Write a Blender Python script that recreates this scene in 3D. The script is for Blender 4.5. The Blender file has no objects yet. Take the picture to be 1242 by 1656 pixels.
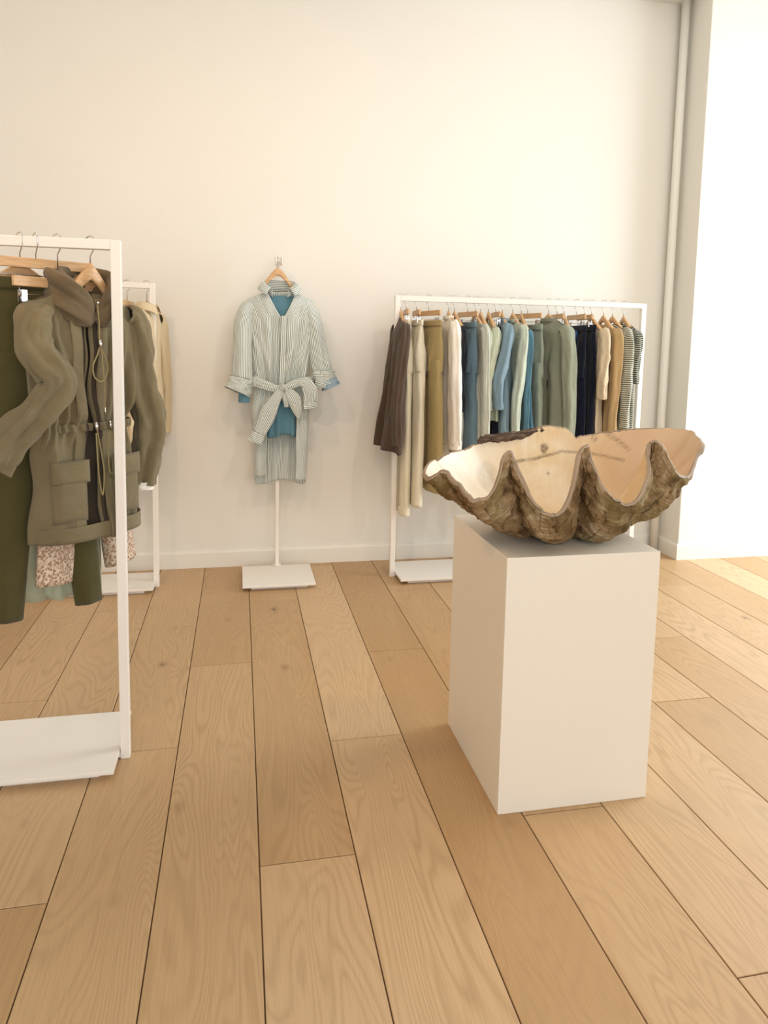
import bpy, math, random
from mathutils import Vector, noise
random.seed(7)
C = bpy.context.scene.collection
R = math.radians
PI = math.pi

# ---------------------------------------------------------------- camera, light, exposure
cam_data = bpy.data.cameras.new('camera')
cam = bpy.data.objects.new('camera', cam_data); C.objects.link(cam)
cam_data.sensor_fit = 'HORIZONTAL'; cam_data.sensor_width = 36.0
cam_data.lens = 1139.19 / 1242 * 36
cam_data.shift_x = 2.0 / 1242
cam_data.shift_y = -(828 - 672.86) / 1242
cam_data.clip_start = 0.05
p_, y_, r_ = R(-5.954), R(11.548), R(1.104)
fw = Vector((math.sin(y_)*math.cos(p_), math.cos(y_)*math.cos(p_), math.sin(p_)))
rt = Vector((math.cos(y_), -math.sin(y_), 0)); up = rt.cross(fw)
rt2 = rt*math.cos(r_) + up*math.sin(r_); up2 = -rt*math.sin(r_) + up*math.cos(r_)
from mathutils import Matrix
M = Matrix(((rt2.x, up2.x, -fw.x), (rt2.y, up2.y, -fw.y), (rt2.z, up2.z, -fw.z)))
cam.matrix_world = Matrix.Translation((0, 0, 1.4)) @ M.to_4x4()
bpy.context.scene.camera = cam

w = bpy.data.worlds.new('world'); bpy.context.scene.world = w; w.use_nodes = True
w.node_tree.nodes['Background'].inputs[0].default_value = (0.80, 0.90, 1.0, 1)
w.node_tree.nodes['Background'].inputs[1].default_value = 1.2

def area(name, loc, target, sx, sy, power, col):
    l = bpy.data.lights.new(name, 'AREA'); l.shape = 'RECTANGLE'; l.size = sx; l.size_y = sy
    l.energy = power; l.color = col
    o = bpy.data.objects.new(name, l); C.objects.link(o); o.location = loc
    o.rotation_euler = (Vector(target)-Vector(loc)).to_track_quat('-Z', 'Y').to_euler()
    return o
def spot(name, loc, target, power, col, ang=80, rad=0.05, blend=0.6):
    l = bpy.data.lights.new(name, 'SPOT'); l.energy = power; l.color = col
    l.spot_size = R(ang); l.spot_blend = blend; l.shadow_soft_size = rad
    o = bpy.data.objects.new(name, l); C.objects.link(o); o.location = loc
    o.rotation_euler = (Vector(target)-Vector(loc)).to_track_quat('-Z', 'Y').to_euler()
    return o
# daylight through the window in the right wall and the shop front behind the camera
area('window_daylight', (4.72, 3.0, 1.65), (0.5, 2.3, 0.4), 1.9, 2.6, 120, (0.84, 0.93, 1.0))
area('shopfront_daylight', (0.8, -3.05, 1.7), (0.8, 4, 1.4), 4.5, 2.8, 68, (0.97, 0.99, 1.0))
# warm ceiling spots on a track
spot('track_spot_coat', (-1.1, 1.0, 3.45), (-0.9, 4.3, 1.3), 52, (1.0, 0.66, 0.42), 85, blend=1.0)
spot('track_spot_dress', (0.2, 1.2, 3.45), (0.2, 4.36, 1.5), 46, (1.0, 0.74, 0.52), 85, blend=1.0)
spot('track_spot_rack', (1.4, 1.2, 3.45), (1.6, 4.3, 1.6), 44, (1.0, 0.92, 0.80), 85, blend=1.0)
spot('track_spot_shell', (-1.5, 2.5, 3.3), (0.8, 2.1, 0.5), 52, (1.0, 0.58, 0.26), 34)

vs = bpy.context.scene.view_settings
vs.view_transform = 'Standard'; vs.look = 'None'; vs.gamma = 1; vs.use_curve_mapping = False
vs.exposure = 0.31

# ---------------------------------------------------------------- material helpers
def srgb(r, g, b):
    f = lambda c: (c/255/12.92) if c/255 <= 0.04045 else ((c/255+0.055)/1.055)**2.4
    return (f(r), f(g), f(b), 1)
class NT:
    def __init__(s, name):
        s.m = bpy.data.materials.new(name); s.m.use_nodes = True; s.t = s.m.node_tree
        s.b = s.t.nodes['Principled BSDF']
    def n(s, typ, **k):
        nd = s.t.nodes.new(typ)
        for a, v in k.items(): setattr(nd, a, v)
        return nd
    def l(s, a, b): s.t.links.new(a, b)
    def math(s, op, a, b=None, c=None):
        n = s.n('ShaderNodeMath', operation=op)
        for i, v in enumerate((a, b, c)):
            if v is None: continue
            if isinstance(v, (int, float)): n.inputs[i].default_value = v
            else: s.l(v, n.inputs[i])
        return n.outputs[0]
    def ramp(s, fac, stops):
        n = s.n('ShaderNodeValToRGB'); e = n.color_ramp.elements
        while len(e) < len(stops): e.new(0.5)
        for i, (p, c) in enumerate(stops): e[i].position = p; e[i].color = c
        s.l(fac, n.inputs[0]); return n.outputs[0]
    def mix(s, fac, a, b, typ='MIX'):
        n = s.n('ShaderNodeMix', data_type='RGBA', blend_type=typ)
        for i, v in ((0, fac), (6, a), (7, b)):
            if isinstance(v, (int, float)): n.inputs[i].default_value = v
            elif isinstance(v, tuple): n.inputs[i].default_value = v
            else: s.l(v, n.inputs[i])
        return n.outputs[2]
    def noise(s, vec, scale, detail=3, rough=0.5, dist=0):
        n = s.n('ShaderNodeTexNoise'); n.inputs['Scale'].default_value = scale
        n.inputs['Detail'].default_value = detail; n.inputs['Roughness'].default_value = rough
        n.inputs['Distortion'].default_value = dist
        if vec is not None: s.l(vec, n.inputs['Vector'])
        return n.outputs['Fac']
    def mapping(s, vec, scale=(1, 1, 1), loc=(0, 0, 0)):
        n = s.n('ShaderNodeMapping'); n.inputs['Scale'].default_value = scale; n.inputs['Location'].default_value = loc
        s.l(vec, n.inputs[0]); return n.outputs[0]
    def bump(s, h, strength, dist=0.002):
        n = s.n('ShaderNodeBump'); n.inputs['Strength'].default_value = strength
        n.inputs['Distance'].default_value = dist
        s.l(h, n.inputs['Height']); s.l(n.outputs[0], s.b.inputs['Normal'])
    def set(s, col=None, rough=None, metal=None, spec=None):
        if col is not None:
            if isinstance(col, tuple): s.b.inputs['Base Color'].default_value = col
            else: s.l(col, s.b.inputs['Base Color'])
        if rough is not None: s.b.inputs['Roughness'].default_value = rough
        if metal is not None: s.b.inputs['Metallic'].default_value = metal
        if spec is not None: s.b.inputs['Specular IOR Level'].default_value = spec
        return s.m

def paint(name, col, rough=0.6, bump=0.1, scale=90):
    k = NT(name); tc = k.n('ShaderNodeTexCoord')
    f = k.noise(tc.outputs['Object'], scale, 3)
    k.bump(f, bump, 0.001)
    f2 = k.noise(tc.outputs['Object'], 1.3, 2)
    c = k.mix(f2, tuple(x*0.97 for x in col[:3])+(1,), tuple(min(1, x*1.02) for x in col[:3])+(1,))
    return k.set(c, rough)
M_wall = paint('wall_paint', srgb(236, 231, 221), 0.75)
M_ceil = paint('ceiling_paint', srgb(240, 238, 232), 0.8)
M_trim = paint('trim_paint', srgb(238, 233, 222), 0.45, 0.04)
M_metal = paint('white_powder_coat', srgb(243, 236, 226), 0.35, 0.05, 400)
M_ped = paint('pedestal_lacquer', srgb(238, 228, 212), 0.42, 0.03, 250)

def fabric(name, col, stripe=None, rough=0.92, weave=900, crease=0.75, mottled=0.12):
    """stripe = (axis, period m, share, colour)"""
    k = NT(name); uv = k.n('ShaderNodeUVMap').outputs[0]; tc = k.n('ShaderNodeTexCoord')
    big = k.noise(tc.outputs['Object'], 9, 4)
    d = tuple(x*(1-mottled) for x in col[:3])+(1,); b = tuple(min(1, x*(1+mottled)) for x in col[:3])+(1,)
    c = k.mix(big, d, b)
    if stripe:
        ax, per, share, sc = stripe
        sep = k.n('ShaderNodeSeparateXYZ'); k.l(uv, sep.inputs[0])
        fr = k.math('FRACT', k.math('DIVIDE', sep.outputs[ax], per))
        mk = k.math('LESS_THAN', fr, share)
        c = k.mix(mk, c, sc)
    wv = k.noise(uv, weave, 2)
    cr = k.noise(tc.outputs['Object'], 22, 5, 0.55, 0.6)
    h = k.math('ADD', k.math('MULTIPLY', wv, 0.12), k.math('MULTIPLY', cr, crease))
    k.bump(h, 0.55, 0.012)
    k.b.inputs['Sheen Weight'].default_value = 0.15
    return k.set(c, rough, spec=0.2)

def wood_hanger():
    k = NT('beech_wood'); tc = k.n('ShaderNodeTexCoord')
    v = k.mapping(tc.outputs['Object'], (14, 90, 90))
    f = k.noise(v, 1.2, 3)
    c = k.ramp(f, [(0.3, srgb(196, 152, 104)), (0.7, srgb(222, 184, 138))])
    return k.set(c, 0.45)
M_wood = wood_hanger()
def chrome():
    k = NT('chrome_steel'); return k.set((0.62, 0.61, 0.60, 1), 0.22, 1.0)
M_chrome = chrome()

def floor_mat():
    k = NT('oak_planks'); uvn = k.n('ShaderNodeUVMap').outputs[0]
    at = k.n('ShaderNodeAttribute'); at.attribute_name = 'plank_id'
    pid = at.outputs['Fac']
    off = k.n('ShaderNodeCombineXYZ'); k.l(k.math('MULTIPLY', pid, 7.13), off.inputs[0]); k.l(k.math('MULTIPLY', pid, 3.71), off.inputs[1]); k.l(pid, off.inputs[2])
    vadd = k.n('ShaderNodeVectorMath', operation='ADD'); k.l(uvn, vadd.inputs[0]); k.l(off.outputs[0], vadd.inputs[1])
    v = vadd.outputs[0]
    # cathedral grain: contour lines of a stretched noise field
    g = k.noise(k.mapping(v, (4.6, 0.75, 1)), 1.0, 2.0, 0.4, 0.5)
    ring = k.math('SINE', k.math('MULTIPLY', g, 230))
    ringn = k.math('POWER', k.math('MULTIPLY_ADD', ring, 0.5, 0.5), 2.2)
    fib = k.noise(k.mapping(v, (260, 7, 1)), 1.0, 3, 0.6)
    tone = k.noise(k.mapping(v, (4, 0.8, 1)), 1.0, 2)
    wn = k.n('ShaderNodeTexWhiteNoise', noise_dimensions='1D'); k.l(pid, wn.inputs['W'])
    base = k.ramp(wn.outputs['Value'], [(0, srgb(184, 146, 102)), (0.5, srgb(197, 160, 117)), (1, srgb(209, 175, 135))])
    amt = k.noise(k.mapping(v, (2.5, 1.1, 1)), 1.0, 2)
    c = k.mix(k.math('MULTIPLY', ringn, k.math('MULTIPLY_ADD', amt, 0.95, -0.16)), base, srgb(166, 132, 92))
    c = k.mix(k.math('MULTIPLY', k.math('SUBTRACT', tone, 0.35), 0.6), c, srgb(216, 184, 144))
    c = k.mix(k.math('MULTIPLY', k.math('SUBTRACT', fib, 0.42), 0.7), c, srgb(150, 112, 74))
    # knots
    vo = k.n('ShaderNodeTexVoronoi'); vo.inputs['Scale'].default_value = 1.0; vo.inputs['Randomness'].default_value = 1.0
    k.l(k.mapping(v, (4.2, 2.6, 1)), vo.inputs['Vector'])
    kn = k.ramp(vo.outputs['Distance'], [(0.022, (1, 1, 1, 1)), (0.05, (0.3, 0.3, 0.3, 1)), (0.12, (0, 0, 0, 1))])
    c = k.mix(k.math('MULTIPLY', kn, 0.75), c, srgb(84, 58, 36))
    k.bump(k.math('ADD', k.math('MULTIPLY', ringn, -0.3), k.math('MULTIPLY', fib, 0.4)), 0.25, 0.0015)
    return k.set(c, 0.42, spec=0.35)
M_floor = floor_mat()
M_gap = NT('plank_gap').set(srgb(92, 66, 42), 0.9)

# ---------------------------------------------------------------- mesh helpers
class MB:
    def __init__(s): s.v = []; s.f = []; s.uv = []; s.mi = []; s.extra = []
    def face(s, idx, uvs=None, mi=0):
        s.f.append(idx); s.uv.append(uvs if uvs else [(0, 0)]*len(idx)); s.mi.append(mi)
    def box(s, x0, x1, y0, y1, z0, z1, mi=0):
        b = len(s.v)
        s.v += [(x0, y0, z0), (x1, y0, z0), (x1, y1, z0), (x0, y1, z0), (x0, y0, z1), (x1, y0, z1), (x1, y1, z1), (x0, y1, z1)]
        for q in ((0, 3, 2, 1), (4, 5, 6, 7), (0, 1, 5, 4), (1, 2, 6, 5), (2, 3, 7, 6), (3, 0, 4, 7)):
            s.face([b+i for i in q], [(s.v[b+i][0]+s.v[b+i][1], s.v[b+i][2]) for i in q], mi)
        return s
    def grid(s, P, closed=False, mi=0, caps=False, flip=False, uvs=None):
        b = len(s.v); nr = len(P); nc = len(P[0])
        for row in P: s.v += [tuple(p) for p in row]
        # uv in metres: U along the row (arc length at the widest row), V = down the rows
        if uvs is None:
            best = max(range(nr), key=lambda i: sum((Vector(P[i][j+1])-Vector(P[i][j])).length for j in range(nc-1)))
            us = [0]
            for j in range(nc-1): us.append(us[-1]+(Vector(P[best][j+1])-Vector(P[best][j])).length)
            us.append(us[-1]+(Vector(P[best][0])-Vector(P[best][-1])).length)
            vv = [0]
            for i in range(nr-1): vv.append(vv[-1]+max((Vector(P[i+1][j])-Vector(P[i][j])).length for j in (0, nc//3, nc//2)))
        for i in range(nr-1):
            for j in range(nc if closed else nc-1):
                j2 = (j+1) % nc
                q = [b+i*nc+j, b+i*nc+j2, b+(i+1)*nc+j2, b+(i+1)*nc+j]
                if uvs is None: u = [(us[j], vv[i]), (us[j+1], vv[i]), (us[j+1], vv[i+1]), (us[j], vv[i+1])]
                else: u = [uvs(i, j), uvs(i, j+1), uvs(i+1, j+1), uvs(i+1, j)]
                if flip: q.reverse(); u.reverse()
                s.face(q, u, mi)
        if caps:
            s.face([b+j for j in range(nc)][::-1], None, mi); s.face([b+(nr-1)*nc+j for j in range(nc)], None, mi)
        return s
    def tube(s, pts, rad, n=10, mi=0, closed=False):
        pts = [Vector(p) for p in pts]; rows = []
        prev = None
        m = len(pts)
        for i, p in enumerate(pts):
            if closed: d = pts[(i+1) % m]-pts[(i-1) % m]
            else: d = pts[min(i+1, m-1)]-pts[max(i-1, 0)]
            d.normalize()
            if prev is None:
                a = Vector((0, 0, 1)) if abs(d.z) < 0.9 else Vector((1, 0, 0))
                e1 = d.cross(a).normalized()
            else: e1 = (prev-d*prev.dot(d)).normalized()
            prev = e1; e2 = d.cross(e1)
            r = rad[i] if isinstance(rad, (list, tuple)) else rad
            rows.append([p+e1*r*math.cos(2*PI*k/n)+e2*r*math.sin(2*PI*k/n) for k in range(n)])
        if closed: rows.append(rows[0])
        return s.grid(rows, True, mi, caps=not closed)
    def build(s, name, mats, parent=None, smooth=True, solid=0, bevel=0, sub=0):
        me = bpy.data.meshes.new(name); me.from_pydata(s.v, [], s.f)
        uvl = me.uv_layers.new(name='UVMap'); k = 0
        for us in s.uv:
            for u in us: uvl.data[k].uv = u; k += 1
        if not isinstance(mats, (list, tuple)): mats = [mats]
        for m in mats: me.materials.append(m)
        for i, pl in enumerate(me.polygons): pl.material_index = s.mi[i]; pl.use_smooth = smooth
        o = bpy.data.objects.new(name, me); C.objects.link(o)
        if parent: o.parent = parent
        if bevel:
            b = o.modifiers.new('bevel', 'BEVEL'); b.width = bevel; b.segments = 2; b.limit_method = 'ANGLE'
        if solid:
            m = o.modifiers.new('solid', 'SOLIDIFY'); m.thickness = solid; m.offset = 0
        if sub:
            m = o.modifiers.new('sub', 'SUBSURF'); m.levels = sub; m.render_levels = sub
        return o
def tag(o, label, cat, group=None):
    o['label'] = label; o['category'] = cat
    if cat == 'hanger' and not group:
        group = 'wooden hangers on the packed rack' if abs(o.location.y-4.03) < 0.005 else ('wooden hangers on the nearest rack' if abs(o.location.y-2.36) < 0.03 else ('wooden hangers on the rack against the wall' if abs(o.location.y-4.05) < 0.005 else None))
    if cat == 'clothes rack': group = 'white tubular clothes racks'
    if group: o['group'] = group
    return o
def thing(name, loc, rz, label, cat, group=None):
    o = bpy.data.objects.new(name, None); C.objects.link(o); o.location = loc; o.rotation_euler = (0, 0, rz)
    o.empty_display_size = 0.05
    return tag(o, label, cat, group)
def struct(o): o['kind'] = 'structure'; return o
def lerp(a, b, t): return a+(b-a)*t
def interp(tab, x):
    """tab: [(x, a, b, ...)] ascending; smooth interpolation"""
    if x <= tab[0][0]: return tab[0][1:]
    for i in range(len(tab)-1):
        if x <= tab[i+1][0]:
            t = (x-tab[i][0])/(tab[i+1][0]-tab[i][0]); t = t*t*(3-2*t)*0.6+t*0.4
            return tuple(lerp(a, b, t) for a, b in zip(tab[i][1:], tab[i+1][1:]))
    return tab[-1][1:]
def spline(pts, n):
    """Catmull-Rom through points (tuples of any length)"""
    out = []; m = len(pts)
    for i in range(m-1):
        p0, p1, p2, p3 = pts[max(i-1, 0)], pts[i], pts[i+1], pts[min(i+2, m-1)]
        for k in range(n):
            t = k/n
            out.append(tuple(0.5*((2*b)+(-a+c)*t+(2*a-5*b+4*c-d)*t*t+(-a+3*b-3*c+d)*t**3) for a, b, c, d in zip(p0, p1, p2, p3)))
    out.append(tuple(pts[-1])); return out
def nz(x, y, z): return noise.noise(Vector((x, y, z)))

# ---------------------------------------------------------------- room
YW = 4.361; ZC = 3.62; XL = -3.0; XR = 4.62; YF = -3.0; XP = 2.858; YP = 4.09
def build_floor():
    # oak planks laid towards the back wall; each with its own seams and id
    mb = MB(); ids = []
    joints = {-3: 3.695-1.3, -2: 2.385, -1: 3.0, 0: 1.776, 1: 2.336, 2: 3.02, 3: 1.846, 4: 3.2, 5: 2.65, 6: 2.392, 7: 2.95}
    joints[-3] = 3.695
    L = 1.952; pid = 0; g = 0.0016
    for k in range(-13, 19):
        x0 = 0.05+0.26*k-0.0; x1 = x0+0.26
        # column k spans x0..x1 ; joints dictionary is keyed so that k=0 is the board from .05 to .31
        j = joints.get(k, random.uniform(0, L))
        ys = []; y = j
        while y > YF: y -= L
        while y < YW+L: ys.append(y); y += L
        for a in range(len(ys)-1):
            ya, yb = max(ys[a], YF), min(ys[a+1], YW)
            if yb-ya < 0.02: continue
            pid += 1
            b = len(mb.v); c = 0.0012
            xa, xb = x0+g, x1-g; y0, y1 = ya+g, yb-g
            ring0 = [(xa, y0, -0.004), (xb, y0, -0.004), (xb, y1, -0.004), (xa, y1, -0.004)]
            ring1 = [(xa, y0, -c), (xb, y0, -c), (xb, y1, -c), (xa, y1, -c)]
            ring2 = [(xa+c, y0+c, 0), (xb-c, y0+c, 0), (xb-c, y1-c, 0), (xa+c, y1-c, 0)]
            mb.v += ring0+ring1+ring2
            uv = lambda q: [(mb.v[i][0], mb.v[i][1]) for i in q]
            for r in (0, 4):
                for i in range(4):
                    q = [b+r+i, b+r+(i+1) % 4, b+r+4+(i+1) % 4, b+r+4+i]; mb.face(q, uv(q)); ids.append(pid)
            q = [b+8, b+9, b+10, b+11]; mb.face(q, uv(q)); ids.append(pid)
    b = len(mb.v)
    mb.v += [(XL, YF, -0.004), (XR, YF, -0.004), (XR, YW, -0.004), (XL, YW, -0.004), (XL, YF, -0.05), (XR, YF, -0.05), (XR, YW, -0.05), (XL, YW, -0.05)]
    for q in ((0, 1, 2, 3), (7, 6, 5, 4), (0, 4, 5, 1), (1, 5, 6, 2), (2, 6, 7, 3), (3, 7, 4, 0)):
        mb.face([b+i for i in q], None, 1); ids.append(0)
    o = struct(mb.build('floor', [M_floor, M_gap], smooth=False))
    at = o.data.attributes.new('plank_id', 'FLOAT', 'FACE')
    for i, v in enumerate(ids): at.data[i].value = v*1.37
build_floor()
struct(MB().box(XL-0.15, XR+0.15, YW, YW+0.15, 0, ZC).build('wall_back', M_wall, smooth=False))
struct(MB().box(XL-0.15, XL, YF, YW, 0, ZC).build('wall_left', M_wall, smooth=False))
struct(MB().box(XP, XR, YP, YW, 0, ZC).build('wall_pier', M_wall, smooth=False, bevel=0.004))
mb = MB(); wy0, wy1, wz0, wz1 = 2.05, 3.95, 0.3, 3.0
mb.box(XR, XR+0.15, YF, wy0, 0, ZC); mb.box(XR, XR+0.15, wy1, YW, 0, ZC)
mb.box(XR, XR+0.15, wy0, wy1, 0, wz0); mb.box(XR, XR+0.15, wy0, wy1, wz1, ZC)
struct(mb.build('wall_right', M_wall, smooth=False))
mb = MB(); fx0, fx1, fz0, fz1 = -1.6, 3.2, 0.2, 3.1
mb.box(XL, fx0, YF-0.15, YF, 0, ZC); mb.box(fx1, XR, YF-0.15, YF, 0, ZC)
mb.box(fx0, fx1, YF-0.15, YF, 0, fz0); mb.box(fx0, fx1, YF-0.15, YF, fz1, ZC)
struct(mb.build('wall_front', M_wall, smooth=False))
struct(MB().box(XL-0.15, XR+0.15, YF-0.15, YW+0.15, ZC, ZC+0.1).build('ceiling', M_ceil, smooth=False))
def frame_y(x, y0, y1, z0, z1):
    mb = MB(); t = 0.05
    mb.box(x, x+0.05, y0, y0+t, z0, z1); mb.box(x, x+0.05, y1-t, y1, z0, z1)
    mb.box(x, x+0.05, y0+t, y1-t, z0, z0+t); mb.box(x, x+0.05, y0+t, y1-t, z1-t, z1)
    mb.box(x, x+0.05, (y0+y1)/2-0.02, (y0+y1)/2+0.02, z0+t, z1-t)
    return mb
struct(frame_y(XR+0.02, wy0, wy1, wz0, wz1).build('window_1', M_trim, smooth=False))
mb = MB(); t = 0.05
mb.box(fx0, fx0+t, YF-0.09, YF-0.04, fz0, fz1); mb.box(fx1-t, fx1, YF-0.09, YF-0.04, fz0, fz1)
mb.box(fx0+t, fx1-t, YF-0.09, YF-0.04, fz0, fz0+t); mb.box(fx0+t, fx1-t, YF-0.09, YF-0.04, fz1-t, fz1)
struct(mb.build('window_2', M_trim, smooth=False))
def base_profile(z):   # (offset, z)
    return [(0.016, 0), (0.016, 0.092), (0.013, 0.1), (0.006, 0.104), (0.0, 0.106)]
def baseboard(name, pts):
    """pts: list of 2D corners; board on the left-hand normal given per point"""
    rows = []
    for (off, z) in base_profile(0):
        rows.append([(p[0]+n[0]*off, p[1]+n[1]*off, z) for p, n in pts])
    mb = MB(); mb.grid(rows, False); mb.f = [list(reversed(f)) for f in mb.f]
    return struct(mb.build(name, M_trim, smooth=False))
baseboard('baseboard_back', [((XL, YW), (0, -1)), ((XP, YW), (0, -1))])
baseboard('baseboard_pier', [((XP, YW), (-1, 0)), ((XP, YP), (-1, -1)), ((XR, YP), (0, -1))])
baseboard('baseboard_left', [((XL, YF), (1, 0)), ((XL, YW), (1, 0))])
# heating pipe in the corner
mb = MB(); mb.tube([(2.812, 4.295, 0), (2.812, 4.295, 1.2), (2.812, 4.295, 2.4), (2.812, 4.295, ZC)], 0.026, 24)
pipe = tag(mb.build('heating_pipe', M_trim), 'white painted vertical pipe running up the corner beside the wall pier', 'pipe')

# ---------------------------------------------------------------- racks and stand
def rack(x_end, direction, y, ztop, width, basey, base_len, base_in, label, group):
    """tubular frame; x_end = outer face of the visible end post, direction = +1 rack runs to +x"""
    t = 0.03; x_end2 = x_end+direction*width
    xa, xb = sorted((x_end, x_end2))
    th = thing('clothes_rack', ((xa+xb)/2, y, 0), 0, label, 'clothes rack', group)
    ox, oy = (xa+xb)/2, y
    def bx(name, x0, x1, y0, y1, z0, z1, bev=0.002):
        return MB().box(x0-ox, x1-ox, y0-oy, y1-oy, z0, z1).build(name, M_metal, th, False, bevel=bev)
    bx('post', xa, xa+t, y-t/2, y+t/2, 0.0, ztop)
    bx('post', xb-t, xb, y-t/2, y+t/2, 0.0, ztop)
    bx('top_rail', xa+t, xb-t, y-t/2, y+t/2, ztop-t, ztop)
    b0, b1 = xa+base_in, xb-base_in
    bx('base_plate', b0, b1, basey[0], basey[1], 0.022, 0.034, 0.001)
    bx('base_foot', b0+0.05, b1-0.05, basey[0]+0.03, basey[1]-0.03, 0, 0.022, 0.001)
    for xx0, xx1 in ((xa+t, b0+0.01), (b1-0.01, xb-t)):
        if xx1 > xx0: bx('base_link', xx0, xx1, y-t/2, y+t/2, 0.006, 0.022, 0.001)
    return th
rack(0.882, 1, 4.03, 1.672, 1.60, (3.86, 4.20), 0, 0.032, 'white tubular clothes rack by the pier, packed with trousers, shirts and knitwear', None)
rack(-0.362, -1, 2.36, 1.70, 1.60, (2.225, 2.60), 0, 0.032, 'nearest white clothes rack at the left, holding the olive hooded coat', None)
rack(-0.448, -1, 4.05, 1.697, 1.60, (3.915, 4.20), 0, 0.02, 'white clothes rack against the wall at the left, behind the olive coat', None)

st = thing('display_stand', (0.222, 4.235, 0), 0, 'slim white display pole on a square floor plate, carrying the pinstriped shirt dress', 'display stand')
MB().box(-0.208, 0.2, -0.36, 0.0, 0.022, 0.034).build('base_plate', M_metal, st, False, bevel=0.001)
MB().box(-0.16, 0.155, -0.32, -0.04, 0, 0.022).build('base_foot', M_metal, st, False)
MB().box(-0.0105, 0.0105, -0.0205, 0.0005, 0.034, 1.86).build('pole', M_metal, st, False, bevel=0.001)
MB().tube([(0, -0.01, 0.034), (0, -0.01, 0.046)], 0.022, 20).build('pole_collar', M_metal, st, True)
mb = MB(); mb.box(-0.019, -0.014, -0.115, 0.003, 1.835, 1.885).box(0.014, 0.019, -0.115, 0.003, 1.835, 1.885).box(-0.014, 0.014, -0.02, 0.003, 1.828, 1.835)
mb.tube([(-0.019, -0.095, 1.866), (0.019, -0.095, 1.866)], 0.004, 8)
mb.build('hook_bracket', M_metal, st, False, bevel=0.001)

# ---------------------------------------------------------------- pedestal
pd = MB(); pd.box(0, 0.49, 0, 0.515, 0.0, 0.79)
o = pd.build('display_pedestal', M_ped, None, False, bevel=0.002)
o.location = (0.754, 1.861, 0)
tag(o, 'plain off-white block pedestal on the oak floor, under the giant clam shell', 'pedestal')

# ---------------------------------------------------------------- giant clam shell
def clam_mats():
    k = NT('shell_interior'); tc = k.n('ShaderNodeTexCoord'); uv = k.n('ShaderNodeUVMap').outputs[0]
    f = k.noise(tc.outputs['Object'], 5, 4, 0.55, 0.4)
    c = k.ramp(f, [(0.25, srgb(214, 172, 122)), (0.5, srgb(228, 198, 152)), (0.72, srgb(240, 224, 196))])
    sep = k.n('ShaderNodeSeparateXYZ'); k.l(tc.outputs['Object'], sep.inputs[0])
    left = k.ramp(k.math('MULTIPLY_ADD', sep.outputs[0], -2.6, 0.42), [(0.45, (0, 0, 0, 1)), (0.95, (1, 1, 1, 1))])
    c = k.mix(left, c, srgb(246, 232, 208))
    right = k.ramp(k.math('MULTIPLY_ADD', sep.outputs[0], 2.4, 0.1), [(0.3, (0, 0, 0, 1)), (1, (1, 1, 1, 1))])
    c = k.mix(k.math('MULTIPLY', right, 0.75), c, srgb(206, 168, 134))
    streak = k.noise(k.mapping(uv, (60, 3, 1)), 1.0, 3)
    c = k.mix(k.math('MULTIPLY', k.math('SUBTRACT', streak, 0.45), 0.5), c, srgb(196, 160, 118))
    at = k.n('ShaderNodeAttribute'); at.attribute_name = 'stain'
    sn = k.noise(tc.outputs['Object'], 38, 6, 0.75)
    sm = k.math('MULTIPLY', at.outputs['Fac'], k.ramp(sn, [(0.30, (0.25, 0.25, 0.25, 1)), (0.62, (1, 1, 1, 1))]))
    c = k.mix(k.math('MINIMUM', sm, 0.9), c, srgb(104, 74, 46))
    k.bump(k.noise(tc.outputs['Object'], 34, 5), 0.3, 0.004)
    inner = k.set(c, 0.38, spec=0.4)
    k = NT('shell_crust'); tc = k.n('ShaderNodeTexCoord'); uv = k.n('ShaderNodeUVMap').outputs[0]
    O = tc.outputs['Object']
    n1 = k.noise(O, 14, 6, 0.62, 0.8); n2 = k.noise(O, 60, 5, 0.7); lay = k.noise(k.mapping(uv, (22, 60, 1)), 1.0, 4, 0.6, 1.2)
    c = k.ramp(n1, [(0.32, srgb(84, 62, 40)), (0.45, srgb(146, 116, 80)), (0.56, srgb(186, 158, 118)), (0.72, srgb(222, 202, 170))])
    c = k.mix(k.ramp(lay, [(0.4, (0.55, 0.55, 0.55, 1)), (0.62, (0, 0, 0, 1))]), c, srgb(112, 84, 52))
    g = k.noise(O, 5, 3)
    c = k.mix(k.ramp(g, [(0.5, (0, 0, 0, 1)), (0.75, (0.55, 0.55, 0.55, 1))]), c, srgb(116, 112, 54))
    pits = k.ramp(n2, [(0.30, (1, 1, 1, 1)), (0.42, (0, 0, 0, 1))])
    c = k.mix(k.math('MULTIPLY', pits, 0.85), c, srgb(48, 32, 18))
    hgt = k.math('ADD', k.math('MULTIPLY', n2, 0.7), k.math('ADD', k.math('MULTIPLY', lay, 0.9), k.math('MULTIPLY', n1, 0.8)))
    k.bump(hgt, 0.9, 0.012)
    outer = k.set(c, 0.88, spec=0.2)
    k = NT('shell_rim'); tc = k.n('ShaderNodeTexCoord')
    uv = k.n('ShaderNodeUVMap').outputs[0]
    lines = k.noise(k.mapping(uv, (8, 300, 1)), 1.0, 3)
    c = k.ramp(lines, [(0.35, srgb(120, 94, 70)), (0.55, srgb(186, 160, 132)), (0.7, srgb(226, 208, 184))])
    k.bump(lines, 0.6, 0.003)
    rim = k.set(c, 0.7)
    k = NT('shell_ligament'); tc = k.n('ShaderNodeTexCoord')
    f = k.noise(k.mapping(tc.outputs['Object'], (18, 60, 60)), 1.0, 6, 0.7, 1.0)
    c = k.ramp(f, [(0.3, srgb(52, 38, 30)), (0.5, srgb(104, 82, 66)), (0.7, srgb(164, 144, 124))])
    k.bump(f, 1.0, 0.012)
    lig = k.set(c, 0.95)
    return inner, outer, rim, lig
MI, MO, MR, ML = clam_mats()
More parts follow.
